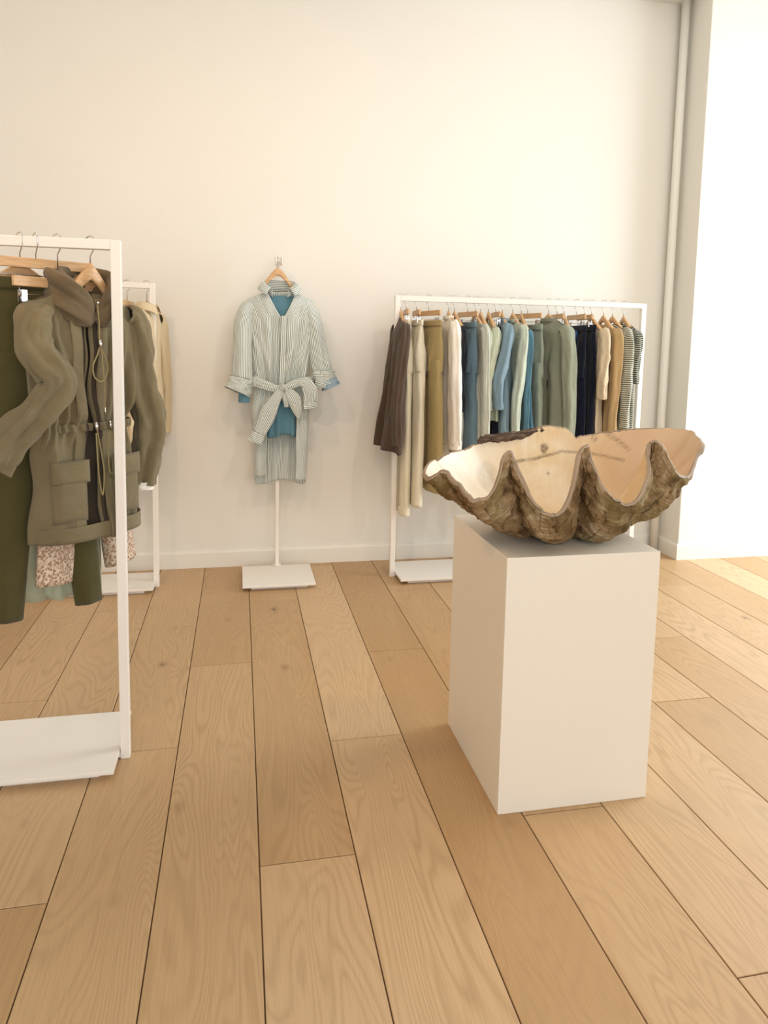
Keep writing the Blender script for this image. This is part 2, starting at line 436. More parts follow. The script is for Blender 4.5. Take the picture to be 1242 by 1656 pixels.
OX, OY, OZ = 1.04, 2.10, 0.79
# rim control points: x, y, z, fold (+1 channel, -1 tongue)
RIM = [(1.123, 2.375, 1.105, 0.0), (1.085, 2.375, 1.105, 0.0), (1.048, 2.372, 1.092, 0.0), (0.995, 2.368, 1.070, 0.0), (0.916, 2.365, 1.063, 0.0), (0.828, 2.350, 1.050, 0.0),
       (0.772, 2.310, 1.037, 0.0), (0.696, 2.250, 1.034, 0.0), (0.638, 2.190, 1.024, 0.0), (0.597, 2.140, 1.023, 0.0), (0.568, 2.090, 1.007, 0.0), (0.562, 2.045, 0.998, 0.1),
       (0.579, 2.010, 1.012, -0.1), (0.599, 1.990, 1.028, -0.5), (0.622, 1.955, 1.007, 0.0), (0.642, 1.925, 0.976, 0.7), (0.669, 1.900, 0.959, 1.0), (0.694, 1.895, 0.963, 0.9),
       (0.717, 1.900, 0.992, 0.3), (0.734, 1.905, 1.038, -0.4), (0.744, 1.910, 1.075, -0.9), (0.762, 1.910, 1.093, -1.0), (0.780, 1.900, 1.080, -0.9), (0.792, 1.885, 1.050, -0.4),
       (0.804, 1.865, 1.003, 0.2), (0.827, 1.850, 0.955, 0.8), (0.852, 1.840, 0.926, 1.0), (0.877, 1.840, 0.918, 1.0), (0.907, 1.850, 0.933, 0.7), (0.938, 1.870, 0.973, 0.1),
       (0.958, 1.885, 1.030, -0.5), (0.969, 1.895, 1.078, -0.9), (0.988, 1.900, 1.105, -1.0), (1.006, 1.900, 1.104, -1.0), (1.020, 1.890, 1.074, -0.7), (1.036, 1.875, 1.025, -0.1),
       (1.061, 1.865, 0.973, 0.6), (1.094, 1.860, 0.947, 1.0), (1.124, 1.865, 0.936, 1.0), (1.160, 1.880, 0.947, 0.7), (1.195, 1.900, 0.985, 0.2), (1.222, 1.925, 1.028, -0.4),
       (1.230, 1.950, 1.075, -0.9), (1.244, 1.965, 1.102, -1.0), (1.264, 1.970, 1.113, -1.0), (1.285, 1.965, 1.103, -1.0), (1.306, 1.965, 1.074, -0.6), (1.329, 1.970, 1.035, 0.0),
       (1.355, 1.980, 1.005, 0.7), (1.394, 2.000, 0.989, 1.0), (1.435, 2.030, 0.988, 0.8), (1.480, 2.070, 1.013, 0.3), (1.520, 2.110, 1.042, -0.1), (1.561, 2.140, 1.065, -0.2),
       (1.594, 2.190, 1.072, 0.0), (1.613, 2.250, 1.088, 0.0), (1.626, 2.310, 1.099, 0.0), (1.567, 2.360, 1.100, 0.0), (1.482, 2.375, 1.094, 0.0), (1.388, 2.378, 1.087, 0.0),
       (1.303, 2.378, 1.078, 0.0), (1.234, 2.378, 1.067, 0.0), (1.212, 2.378, 1.067, 0.0), (1.194, 2.378, 1.084, 0.0), (1.176, 2.378, 1.095, 0.0), (1.152, 2.378, 1.102, 0.0),
       (1.123, 2.375, 1.105, 0.0)]
rim = spline(RIM, 7)[:-1]
NT_ = len(rim); NS = 72
B = Vector((1.05, 2.13, 0.826))
inner = []
for j, (x, y, z, q) in enumerate(rim):
    Rm = Vector((x, y, z))
    # ragged rim
    a = 0.004*nz(x*40, y*40, 3)+0.003*nz(x*110, y*110, 9)
    Rm += Vector((a, a, a*1.2))
    h = Rm-B; front = max(0, min(1, (2.15-y)/0.12))
    side = min(1.0, abs(x-1.05)/0.5)
    kc = lerp(0.80, 0.86+0.07*q, front)
    kc = lerp(kc, 0.60, side**2)
    Cp = Vector((B.x+h.x*kc, B.y+h.y*kc, 0.812+0.030*side**2-0.012*q*front))
    col = []
    for i in range(NS+1):
        s = i/NS
        p = B*((1-s)**2)+Cp*(2*s*(1-s))+Rm*(s*s)
        # lip flare at the channels
        n = 0.0035*nz(p.x*9, p.y*9, p.z*9)
        p.z += n
        p.z = max(p.z, 0.818)
        col.append(p)
    inner.append(col)
# normals of the inner surface (pointing outward/down)
def nrm(j, i):
    a = inner[(j+1) % NT_][i]-inner[(j-1) % NT_][i]; b = inner[j][min(i+1, NS)]-inner[j][max(i-1, 0)]
    n = a.cross(b)
    if n.length < 1e-9: return Vector((0, 0, -1))
    n.normalize()
    c = inner[j][i]-Vector((1.05, 2.13, 1.25))
    return n if n.dot(c) > 0 else -n
outer = []
for j in range(NT_):
    col = []
    for i in range(NS+1):
        s = i/NS; p = inner[j][i]; n = nrm(j, i)
        th = lerp(0.034, 0.013, s**1.5)
        g = 0.5+0.5*math.sin(s*34+4*nz(j*0.02, s*3, 1)+0.6*math.sin(j*0.11))
        rough = 0.007*g*min(1, s*3)+0.012*nz(p.x*14, p.y*14, p.z*14)+0.009*nz(p.x*38, p.y*38, p.z*38)+0.004*nz(p.x*90, p.y*90, p.z*90)
        fade = 1 if i < NS-3 else (NS-i)/3*0.8+0.2
        q = p+n*(th+rough*fade)
        q.z = max(q.z, 0.7905)
        col.append(q)
    outer.append(col)
sh = thing('giant_clam_shell', (OX, OY, OZ), 0, 'huge open scalloped clam shell with brown crust and cream inside, lying on the pedestal', 'sea shell')
def loc(p): return (p.x-OX, p.y-OY, p.z-OZ)
uvf = lambda i, j: (j/NT_*3, i/NS)
mb = MB(); mb.grid([[loc(inner[j][i]) for j in range(NT_)] for i in range(1, NS+1)], True, 0, uvs=uvf, flip=True)
ci = len(mb.v); mb.v.append(loc(B))
for j in range(NT_): mb.face([ci, j, (j+1) % NT_][::-1])
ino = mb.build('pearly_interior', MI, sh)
ino['label'] = 'smooth cream interior of the shell'
# stains on the back wall and the muscle scar (old marks in the shell, fixed to it)
cracks = [([(0.97, 0.986), (1.005, 0.991), (1.04, 0.993), (1.075, 1.003), (1.109, 1.009), (1.153, 1.019)], 0.0045, 0.75), ([(1.153, 1.019), (1.20, 1.014), (1.244, 1.013), (1.308, 1.002), (1.387, 0.985)], 0.0035, 0.7),
          ([(1.34, 1.074), (1.369, 1.061), (1.403, 1.035), (1.413, 1.022)], 0.0045, 0.7), ([(1.073, 1.039), (1.086, 1.041), (1.091, 1.03), (1.078, 1.018), (1.073, 1.026)], 0.006, 1.0), ([(1.280, 1.064), (1.288, 1.058)], 0.007, 0.8), ([(1.083, 0.945), (1.087, 0.943)], 0.004, 0.6)]
at = ino.data.attributes.new('stain', 'FLOAT', 'POINT')
def segd(p, a, b):
    ab = (b[0]-a[0], b[1]-a[1]); t = max(0, min(1, ((p[0]-a[0])*ab[0]+(p[1]-a[1])*ab[1])/(ab[0]**2+ab[1]**2+1e-9)))
    return math.hypot(p[0]-a[0]-ab[0]*t, p[1]-a[1]-ab[1]*t)
for i, v in enumerate(ino.data.vertices):
    x, y, z = v.co.x+OX, v.co.y+OY, v.co.z+OZ; val = 0
    if y > 2.16:
        for pl, wd, st_ in cracks:
            d = min(segd((x, z), pl[k], pl[k+1]) for k in range(len(pl)-1))
            val = max(val, st_*max(0, 1-d/wd*0.6)*1.5)
        d = math.hypot((x-0.845)/0.055, (z-0.945)/0.05)
        if d < 1: val = max(val, 0.30*(1-d**4))
    at.data[i].value = min(1, val)
mb = MB(); mb.grid([[loc(outer[j][i]) for j in range(NT_)] for i in range(1, NS+1)], True, 0, uvs=uvf)
b = len(mb.v); mb.v.append(loc(outer[0][0]))
for j in range(NT_): mb.face([b, j, (j+1) % NT_])
oo = mb.build('rough_crust', MO, sh); oo['label'] = 'rough brown outer crust of the shell'
rows = []
for k in range(7):
    t = k/6; row = []
    for j in range(NT_):
        a_, b_ = inner[j][NS], outer[j][NS]
        p = a_.lerp(b_, t); up_ = (inner[j][NS]-inner[j][NS-2]).normalized()
        p = p+up_*(math.sin(t*PI)*0.005+0.0016*math.sin(k*2.6+nz(j*.1, k, 2)*4))
        row.append(loc(p))
    rows.append(row)
mb = MB(); mb.grid(rows, True, 0, uvs=lambda i, j: (j/NT_*3, i/60)); mb.build('layered_rim', MR, sh)
# dark hinge ligament on the back edge, left of the hinge
pts = spline([(0.825, 2.352, 1.058), (0.86, 2.362, 1.066), (0.93, 2.370, 1.070), (1.0, 2.378, 1.078), (1.05, 2.382, 1.092), (1.10, 2.388, 1.094)], 10)
rows = []
for i, p in enumerate(pts):
    t = i/(len(pts)-1); r = 0.004+0.014*math.sin(min(1, t*1.15)*PI)**0.5 if t < 0.87 else 0.010*(1-t)/0.13+0.004
    rows.append([(p[0]-OX+0.004*nz(i*.3, k, 1), p[1]-OY+r*1.3*math.cos(2*PI*k/16)*(1+0.35*nz(i*.5, k*.8, 0)), p[2]-OZ+r*0.9*math.sin(2*PI*k/16)*(1+0.5*nz(i*.45, k*.7, 5))) for k in range(16)])
mb = MB(); mb.grid(rows, True, caps=True); lo = mb.build('hinge_ligament', ML, sh); lo['label'] = 'dark bark-like hinge crust on the back edge'

# ---------------------------------------------------------------- hangers
HOOKN = [0]
def hook(mb, ztop, zneck):
    # wire hook: over the bar and down to the neck (local u = arms, hook curls in v so it grips a bar along v)
    r = 0.019; ztop += 0.006
    pts = [(0, 0.019+0.004, ztop-0.022)]
    for k in range(0, 11):
        a = R(0)+PI*k/10
        pts.append((0, r*math.cos(a), ztop-0.002+(r)*math.sin(a)*0.62-0.008))
    pts += [(0, -0.019, ztop-0.035), (0, -0.010, ztop-0.048), (0, 0, ztop-0.06), (0, 0, zneck)]
    mb.tube(pts, 0.0020, 8)
def coat_hanger(x, y, ang, zbar, zneck, label, group=None, w=0.18, drop=0.112, ex=1.1, thick=1.0):
    th = thing('wooden_hanger', (x, y, zneck-drop-0.01), ang, label, 'hanger', group)
    z0 = zneck-drop-0.01
    m = MB(); mb = m
    pts = []
    hook(mb, zbar-z0+0.004, zneck-z0)
    m.build('hook', M_chrome, th)
    rows = []
    for i in range(-22, 23):
        u = i/22*w; a = abs(i/22)
        zc = zneck-z0-0.016-drop*(a**ex)-0.002
        hh = thick*lerp(0.019, 0.011, a**0.7); tt = lerp(0.008, 0.015, a**1.5)
        if a > 0.96: hh *= 0.75; tt *= 0.75
        vc = 0.022*a*a
        rows.append([(u, vc+tt*c*0.9, zc+hh*s_) for c, s_ in ((-1, -0.7), (-0.7, -1), (0.7, -1), (1, -0.7), (1, 0.7), (0.7, 1), (-0.7, 1), (-1, 0.7))])
    MB().grid(rows, True, caps=True).build('shoulder_arms', M_wood, th)
    return th
def clip_hanger(x, y, ang, zbar, zneck, label, group=None, w=0.17, clip=0.12):
    drop = 0.075; z0 = zneck-drop
    th = thing('clip_hanger', (x, y, z0), ang, label, 'hanger', group)
    m = MB(); hook(m, zbar-z0+0.004, zneck-z0-0.002); m.build('hook', M_chrome, th)
    MB().box(-w, w, -0.006, 0.006, drop-0.030, drop).build('wooden_bar', M_wood, th, False, bevel=0.002)
    m = MB(); m.tube([(-w+0.02, 0, drop-0.03), (-w+0.02, 0, drop-0.052), (w-0.02, 0, drop-0.052), (w-0.02, 0, drop-0.03)], 0.0016, 6)
    m.build('clip_rod', M_chrome, th)
    for s in (-1, 1):
        m = MB(); u = s*clip
        m.box(u-0.009, u+0.009, -0.0095, -0.0065, 0.0, 0.034); m.box(u-0.009, u+0.009, 0.0065, 0.0095, 0.0, 0.034)
        m.tube([(u-0.011, 0, 0.022), (u+0.011, 0, 0.022)], 0.006, 10)
        m.build('clip', M_chrome, th, False)
    return th

# ---------------------------------------------------------------- cloth builders (local: u = across, v = thickness, z relative to the hem)
def body_rows(zt, prof, slope=0.34, neck=0.06, folds=(3, 0.5), seed=0, nr=46, nc=84, crumple=0.006, sag=0.0, edge=None, gap=None, top_pinch=0.5):
    """prof: [(depth below top, W, T, A)]; edge(s)->extra u offset; gap(z)->half-opening at the front (v<0) or None for closed"""
    L = prof[-1][0]; rows = []
    k1, ph = folds
    for i in range(nr+1):
        s = (i/nr)**1.25; d = s*L
        W, T, A = interp(prof, d)
        row = []
        pinch = min(1, top_pinch+(1-top_pinch)*min(1, d/0.07))
        for j in range(nc if gap is None else nc+1):
            if gap is None: t = 2*PI*j/nc
            else:
                g0 = gap(d)   # half-opening as metres / W -> angle
                ga = math.asin(max(-0.95, min(0.95, g0/W)))
                t = -PI/2+ga+(2*PI-2*ga)*j/nc
            c, sn = math.cos(t), math.sin(t)
            u = W*(abs(c)**0.85)*(1 if c > 0 else -1)
            v = T*pinch*(abs(sn)**0.9)*(1 if sn > 0 else -1)
            f = u/max(W, 0.01)
            v += A*(math.sin(k1*f*2.2+ph+seed)+0.55*math.sin(k1*1.9*f*2.2+ph*2.1+seed*1.7+d*1.3))
            dn = min(1, d/0.5)
            v += A*0.5*dn*math.sin(9.5*f+seed*3+d*2+2*nz(f*2, d*1.5, seed))+A*0.35*dn*math.sin(16*f+seed*5+3*nz(f*2, d*2, seed+7))
            u *= 1+0.05*min(1, d*5)*nz(d*4.5, c*0.6, seed*2.3)
            vn = crumple*min(1, d*6)
            v += vn*2*nz(u*9+seed*3.1, sn*0.7, d*3.5+seed)+vn*nz(u*24+seed, sn, d*9)
            u += vn*1.2*nz(d*6+seed*5, sn*1.2, c*1.3+seed)
            zs = -slope*max(0, abs(u)-neck)
            z = zt+zs*(1-s)**3-d-(0.0 if s < 0.9 else (s-0.9)*10*0.010*math.sin(f*4+seed*2))
            if edge: u += edge(d)
            row.append((u, v, z))
        rows.append(row)
    return rows
def sleeve_rows(path, folds=0.006, seed=0, nc=26, n=9, tilt=0):
    """path: [(u, v, z, r_u, r_v)]"""
    P = spline(path, n); rows = []
    for i, (u, v, z, ru, rv) in enumerate(P):
        a, b = P[max(0, i-1)], P[min(len(P)-1, i+1)]
        d = Vector((b[0]-a[0], b[1]-a[1], b[2]-a[2])).normalized()
        e2 = Vector((0, 1, 0)); e1 = e2.cross(d).normalized()
        e2 = d.cross(e1)
        t = i/(len(P)-1)
        row = []
        for k in range(nc):
            th = 2*PI*k/nc; c, s_ = math.cos(th), math.sin(th)
            m = 1+folds*20*nz(c*1.2+seed, s_*1.2, t*5+seed*2)+folds*11*nz(c*3+seed, s_*3, t*13)+folds*9*min(1, t*3)*math.sin(5*th+seed*4+2.5*nz(t*3, seed, 1))
            row.append(Vector((u, v, z))+e1*(ru*c*m)+e2*(rv*s_*m))
        rows.append(row)
    return rows
def collar_rows(zt, ru=0.066, rv=0.05, h=0.035, spread=0.016, cu=0):
    """turned-down shirt collar: stand up then fall outside, open at the front (v<0)"""
    rows = []
    for (o, dz) in ((0, -0.012), (0.001, 0.018), (0.003, h*0.85), (0.009, h), (0.018, h*0.7), (0.026+spread*0.5, h*0.1), (0.030+spread, -0.012)):
        row = []
        for k in range(29):
            a = -PI/2+0.30+(2*PI-0.60)*k/28
            tip = abs(k-14)/14
            row.append((cu+(ru+o)*math.cos(a), (rv+o)*math.sin(a), zt+dz-0.02*(tip**3)-(0.018*tip**6 if dz < 0.015 and o > 0.02 else 0)))
        rows.append(row)
    return rows
def ridges(rows, segs, front=True):
    for row in rows:
        for j, p in enumerate(row):
            if (p[1] < 0) != front: continue
            dv = 0
            for (u0, z0, u1, z1, amp, wd) in segs:
                d = segd2(p[0], p[2], u0, z0, u1, z1)
                if d < wd*3: dv += amp*math.exp(-(d/wd)**2)
            row[j] = (p[0], p[1]-dv, p[2])
def segd2(x, z, x0, z0, x1, z1):
    dx, dz = x1-x0, z1-z0; t = max(0, min(1, ((x-x0)*dx+(z-z0)*dz)/(dx*dx+dz*dz)))
    return math.hypot(x-x0-dx*t, z-z0-dz*t)+0.012*(2*t-1)**2
def put(name, rows, mat, parent, closed=True, solid=0.0, caps=False, flip=False):
    mb = MB(); mb.grid(rows, closed, caps=caps, flip=flip); return mb.build(name, mat, parent, True, solid=solid)
def band(zc, W, T, h, off=0.004, A=0, u0=0, seed=0, n=60):
    rows = []
    for i in range(5):
        z = zc+h*(0.5-i/4); row = []
        for j in range(n):
            t = 2*PI*j/n; c, s_ = math.cos(t), math.sin(t)
            row.append((u0+(W+off)*(abs(c)**0.85)*(1 if c > 0 else -1), (T+off)*s_+A*math.sin(6*c+seed), z))
        rows.append(row)
    return rows

def top_garment(kind, x, y, a_deg, ztop, zhem, mat, label, cat, w=0.2, hemw=0.2, T=0.028, sleeve='long', seed=0, collar=None, A=0.006, k=3, cuff=None, sl_r=0.042, sl_len=None, sl_out=0.02, mat2=None, fringe=False, group=None, flip_front=False, far=True, T2=None, lean=0.0, sl_lean=0.0):
    th = thing(kind, (x, y, zhem), R(a_deg-90), label, cat, group)
    zt = ztop-zhem; L = zt
    T2 = T2 or T*1.1
    prof = [(0, w*0.94, T*0.6, 0), (0.06, w*0.97, T, 0.001), (0.22, w*0.86, T*1.1, A*0.4), (L*0.6, lerp(w, hemw, 0.6)*0.92, T2, A), (L, hemw, T2, A*1.5)]
    br = body_rows(zt, prof, folds=(k, seed), seed=seed)
    for row in br:
        for j, p in enumerate(row): row[j] = (p[0], p[1]+lean*max(0, (zt-p[2])/L)**1.5, p[2])
    put('body', br, mat, th, solid=0.002)
    if sleeve:
        sl = {'long': 0.58, 'short': 0.30, 'elbow': 0.38, 'rolled': 0.46}.get(sleeve, 0.5)
        if sl_len: sl = sl_len
        for s in ((1, -1) if far else (1,)):
            z0 = zt-0.34*(w-0.06)-0.010
            rv = 0.018*nz(seed*3.3, s, 4)+sl_lean; ru = 0.03*nz(seed*2.1, 7, s)
            path = [(s*(w*0.80), 0, z0-0.005, sl_r*0.75, T*0.9), (s*(w*0.98), 0, z0-0.035, sl_r*1.05, T), (s*(w*0.99+sl_out*0.6+ru*0.5), -0.006+rv*0.5, z0-sl*0.38, sl_r*1.02, T*1.0),
                    (s*(w*0.98+sl_out+ru), -0.012+rv, z0-sl*0.68, sl_r*0.90, T*0.9), (s*(w*0.94+sl_out), -0.004+rv, z0-sl, sl_r*0.84, T*0.9)]
            slo = put('sleeve', sleeve_rows(path, 0.011, seed+s, nc=40, n=12), mat, th, solid=0.002)
            if cuff:
                zc = z0-sl
                path = [(s*(w*0.94+sl_out), -0.004+rv, zc+0.022, sl_r*0.86, T*0.95), (s*(w*0.94+sl_out), -0.004+rv, zc-0.03, sl_r*0.90, T)]
                put('cuff', sleeve_rows(path, 0.003, seed), mat2 or mat, slo, solid=0.002)
    if collar == 'shirt':
        put('collar', collar_rows(zt, 0.058, T*1.1, 0.03, 0.008), mat2 or mat, th, closed=False, solid=0.0025)
    elif collar == 'band':
        put('neckband', band(zt-0.002, 0.062, T*0.75, 0.022), mat2 or mat, th, solid=0.003)
    if fringe:
        m = MB()
        for i in range(60):
            t = 2*PI*i/60; c, s_ = math.cos(t), math.sin(t)
            u, v = hemw*c, T2*s_
            m.tube([(u, v, 0.008), (u+0.002, v, -0.004), (u+0.004*nz(i, 1, 1), v+0.004*nz(1, i, 1), -0.016)], 0.0012, 4)
        f = m.build('fringed_hem', mat, th); f['kind'] = 'stuff'
    return th
def trousers(kind, x, y, a_deg, ztop, zhem, mat, label, cat='trousers', w=0.16, legw=0.085, T=0.022, seed=0, A=0.006, spread=0.0, hemcuff=False, splay=0.0, shift=0.0, twist=0.0, waist=0.035, group=None):
    th = thing(kind, (x, y, zhem), R(a_deg-90), label, cat, group)
    zt = ztop-zhem; L = zt
    rise = 0.27
    prof = [(0, w, T*0.55, 0.0), (0.05, w*1.0, T*0.8, 0.002), (rise*0.7, w*1.06, T*1.2, A*0.8), (rise+0.03, w*1.02, T*1.1, A)]
    put('seat', body_rows(zt, prof, slope=0, folds=(2.5, seed), seed=seed, nr=20), mat, th, solid=0.002)
    put('waistband', band(zt-waist/2+0.004, w, T*0.6, waist, 0.003), mat, th, solid=0.002)
    for s in (1, -1):
        zr = zt-rise+0.02
        uc = s*w*0.52
        path = [(uc, 0, zr+0.03, w*0.50, T*1.05), (uc, s*0.003, zr-0.10, w*0.50, T*1.1), (uc+s*splay*0.4+shift*0.4, s*0.006, zr*0.55, lerp(w*0.5, legw, 0.5), T*1.05), (uc+s*splay+shift, s*0.005, 0.0, legw, T*1.15)]
        leg = put('trouser_leg', sleeve_rows(path, 0.004, seed+s*2.3, nc=36, n=12), mat, th, solid=0.002)
        if hemcuff:
            path = [(uc+s*splay+shift, s*0.005, 0.045, legw*1.04, T*1.25), (uc+s*splay+shift, s*0.005, -0.004, legw*1.08, T*1.3)]
            put('hem_cuff', sleeve_rows(path, 0.002, seed+s*2.3, nc=36, n=5), mat, leg, solid=0.002)
    return th
def skirt(kind, x, y, a_deg, ztop, zhem, mat, label, cat='skirt', w=0.16, hemw=0.2, T=0.026, seed=0, A=0.012, k=4, group=None):
    th = thing(kind, (x, y, zhem), R(a_deg-90), label, cat, group)
    zt = ztop-zhem
    prof = [(0, w, T*0.5, 0.0), (0.05, w, T*0.7, 0.001), (0.2, w*1.05, T, A*0.5), (zt, hemw, T*1.3, A)]
    put('skirt_panel', body_rows(zt, prof, slope=0, folds=(k, seed), seed=seed), mat, th, solid=0.002)
    put('waistband', band(zt-0.014, w, T*0.52, 0.036, 0.003), mat, th, solid=0.002)
    return th

# ---------------------------------------------------------------- fabrics
F_brown = fabric('brown_wool', srgb(82, 66, 54))
F_cream = fabric('cream_twill', srgb(236, 226, 200), mottled=0.05)
F_ivory = fabric('ivory_cotton', srgb(234, 225, 202), mottled=0.05)
F_khaki = fabric('khaki_linen', srgb(178, 158, 108))
F_white = fabric('white_cotton', srgb(244, 236, 222), mottled=0.04)
F_black = fabric('black_jersey', srgb(22, 26, 34))
F_denim = fabric('slate_blue_denim', srgb(104, 128, 140))
F_greystripe = fabric('pale_grey_stripe', srgb(205, 206, 192), (0, 0.010, 0.4, srgb(168, 172, 160)))
F_mint = fabric('pale_green_cotton', srgb(206, 214, 190), mottled=0.06)
F_celery = fabric('celery_cotton', srgb(198, 205, 182), mottled=0.06)
F_chambray = fabric('blue_chambray', srgb(122, 146, 158))
F_sageknit = fabric('pale_sage_knit', srgb(196, 204, 186), mottled=0.06)
F_teal = fabric('teal_blue_cotton', srgb(80, 118, 134))
F_sage = fabric('sage_twill', srgb(150, 160, 144))
F_sageshirt = fabric('sage_linen', srgb(144, 147, 127))
F_ice = fabric('ice_blue_cotton', srgb(192, 208, 214), mottled=0.05)
F_navy = fabric('navy_wool', srgb(18, 24, 44))
F_navy2 = fabric('deep_navy_twill', srgb(14, 18, 38))
F_cobalt = fabric('cobalt_blue_silk', srgb(24, 84, 140), rough=0.6)
F_rose = fabric('oatmeal_cotton', srgb(222, 202, 170), mottled=0.05)
F_camel = fabric('camel_cotton', srgb(184, 154, 110))
F_stripe = fabric('striped_knit', srgb(206, 202, 184), (1, 0.0125, 0.5, srgb(92, 92, 72)))
F_stripe2 = fabric('dark_striped_knit', srgb(198, 194, 178), (1, 0.0115, 0.66, srgb(52, 58, 46)))
F_pin = fabric('pinstriped_cotton', srgb(230, 233, 226), (0, 0.0102, 0.38, srgb(124, 136, 130)), mottled=0.03, crease=0.35)
F_pinh = fabric('pinstriped_cotton_crosswise', srgb(230, 233, 226), (1, 0.0102, 0.38, srgb(124, 136, 130)), mottled=0.03, crease=0.35)
F_steel = fabric('steel_blue_cotton', srgb(96, 138, 154), crease=0.4)
F_paleblue = fabric('pale_blue_cotton', srgb(150, 172, 186), crease=0.3, mottled=0.04)
F_olive = fabric('olive_canvas', srgb(122, 109, 81), mottled=0.25, crease=0.95)
F_olive_hood = fabric('olive_hood_canvas', srgb(108, 92, 68), mottled=0.25, crease=0.95)
F_lining = fabric('dark_lining', srgb(70, 60, 48))
F_darkolive = fabric('dark_olive_twill', srgb(78, 72, 40))
F_palesage = fabric('pale_sage_cotton', srgb(186, 190, 164), mottled=0.06)
F_beige = fabric('natural_linen', srgb(220, 200, 164), mottled=0.06)
def floral():
    k = NT('floral_print'); uv = k.n('ShaderNodeUVMap').outputs[0]
    vo = k.n('ShaderNodeTexVoronoi'); vo.inputs['Scale'].default_value = 130; k.l(uv, vo.inputs['Vector'])
    a = k.noise(uv, 110, 3)
    c = k.ramp(k.math('ADD', k.math('MULTIPLY', vo.outputs['Distance'], 0.7), k.math('MULTIPLY', a, 0.5)), [(0.38, srgb(142, 106, 86)), (0.58, srgb(186, 158, 134)), (0.8, srgb(216, 198, 176))])
    k.bump(k.noise(uv, 30, 3), 0.3, 0.004); return k.set(c, 0.9, spec=0.2)
F_floral = floral()
M_cord = NT('olive_cord').set(srgb(150, 136, 92), 0.8)
M_button = NT('pearl_button').set(srgb(226, 222, 208), 0.3)
M_label = NT('white_label').set(srgb(244, 244, 244), 0.6)
M_thread = NT('dark_thread').set(srgb(58, 46, 34), 0.9)

# ---------------------------------------------------------------- right-hand rack, hanger by hanger
YR = 4.03; ZB = 1.672; ZN = 1.592
gH = None
def ch(x, a, what, clip=False, w=0.17, z=None):
    z = z or ZN+0.006*nz(x*7, 1, 1)
    if clip: return clip_hanger(x, YR, R(a-90), ZB, z+0.0, what, w=w, clip=w*0.72)
    return coat_hanger(x, YR, R(a-90), ZB, z, what)
ZT = 1.545   # shoulder line
ZC_ = 1.53   # waist in the clips
ch(0.916, -5, 'wooden hanger holding the dark brown coat, first on the packed rack by the pier')
top_garment('brown_coat', 0.916, YR, -5, ZT, 0.78, F_brown, 'long dark brown coat, first garment at the left end of the packed rack', 'coat', hemw=0.28, T=0.03, seed=1.2, k=3, A=0.016, sl_len=0.66, sl_out=0.05, lean=-0.05, sl_lean=-0.03)
ch(0.950, -7, 'wooden clip hanger holding the cream trousers with turned-up hems', True, w=0.12)
trousers('cream_trousers', 0.952, YR, -6, ZC_, 0.40, F_cream, 'cream trousers with turned-up hems, next to the brown coat and lowest hanging', w=0.115, legw=0.070, T=0.026, seed=2, hemcuff=True, shift=-0.01)
ch(1.012, -6, 'wooden clip hanger holding the straight ivory trousers beside the cream pair', True, w=0.14)
trousers('ivory_trousers', 1.018, YR, -4, ZC_, 0.455, F_ivory, 'straight ivory trousers hanging between the cream trousers and the khaki ones', w=0.150, legw=0.090, T=0.030, seed=3.1, shift=-0.01)
ch(1.085, 12, 'wooden clip hanger holding the khaki trousers, facing the room squarely', True, w=0.15)
trousers('khaki_trousers', 1.098, YR, 6, ZC_, 0.54, F_khaki, 'wide khaki linen trousers between the ivory trousers and the white shirt', w=0.165, legw=0.115, T=0.030, seed=4.4, splay=0.015)
ch(1.207, -6, 'wooden hanger holding the long white shirt')
top_garment('white_shirt', 1.207, YR, -5, ZT+0.01, 0.80, F_white, 'long white cotton shirt with hanging sleeves, right of the khaki trousers', 'shirt', hemw=0.235, T=0.032, seed=5.3, collar='band', A=0.014, sl_len=0.66, sl_out=0.05, sl_r=0.05, cuff=True, sl_lean=0.03, lean=0.02)
ch(1.243, -2, 'wooden hanger holding the short black top')
top_garment('black_top', 1.250, YR, -2, ZT-0.015, 1.09, F_black, 'short black knit top squeezed between the white shirt and slate denim', 'top', w=0.19, hemw=0.185, T=0.020, seed=6.1, sleeve='rolled', A=0.004)
ch(1.325, 8, 'wooden clip hanger holding the slate blue denim trousers, tilted upwards', True, w=0.13)
trousers('denim_trousers', 1.318, YR, 0, ZC_-0.005, 0.70, F_denim, 'slate blue denim trousers beside the black top', w=0.165, legw=0.12, T=0.034, seed=7.2, A=0.012)
ch(1.372, -2, 'wooden hanger holding the grey pinstriped blouse')
top_garment('striped_blouse', 1.376, YR, -1, ZT-0.005, 0.86, F_greystripe, 'light grey pinstriped blouse with long sleeves, right of the slate denim', 'blouse', hemw=0.2, T=0.026, seed=8.4, A=0.012, sl_len=0.64, sl_out=0.04, sl_lean=0.015, lean=-0.01)
ch(1.405, -6, 'wooden hanger holding the short mint blouse')
top_garment('mint_blouse', 1.412, YR, -5, ZT-0.02, 1.08, F_mint, 'short mint green blouse with ruffled short sleeves', 'blouse', w=0.19, hemw=0.17, T=0.022, seed=9.3, sleeve='short', A=0.012, k=5)
ch(1.455, -8, 'wooden hanger holding the celery green shirt')
top_garment('celery_shirt', 1.462, YR, -7, ZT-0.01, 0.95, F_celery, 'celery green shirt with gathered cuffs, left of the blue chambray shirt', 'shirt', hemw=0.185, T=0.024, seed=10.2, A=0.008, sl_len=0.42, cuff=True, sl_lean=-0.03)
ch(1.500, -8, 'wooden clip hanger tucked between the celery green and chambray shirts', True, w=0.11)
skirt('navy_skirt', 1.503, YR, -8, ZC_-0.03, 0.72, F_navy, 'navy skirt showing just below the celery green shirt', w=0.13, hemw=0.17, T=0.016, seed=10.9, A=0.006)
ch(1.541, -11, 'wooden hanger holding the blue chambray shirt')
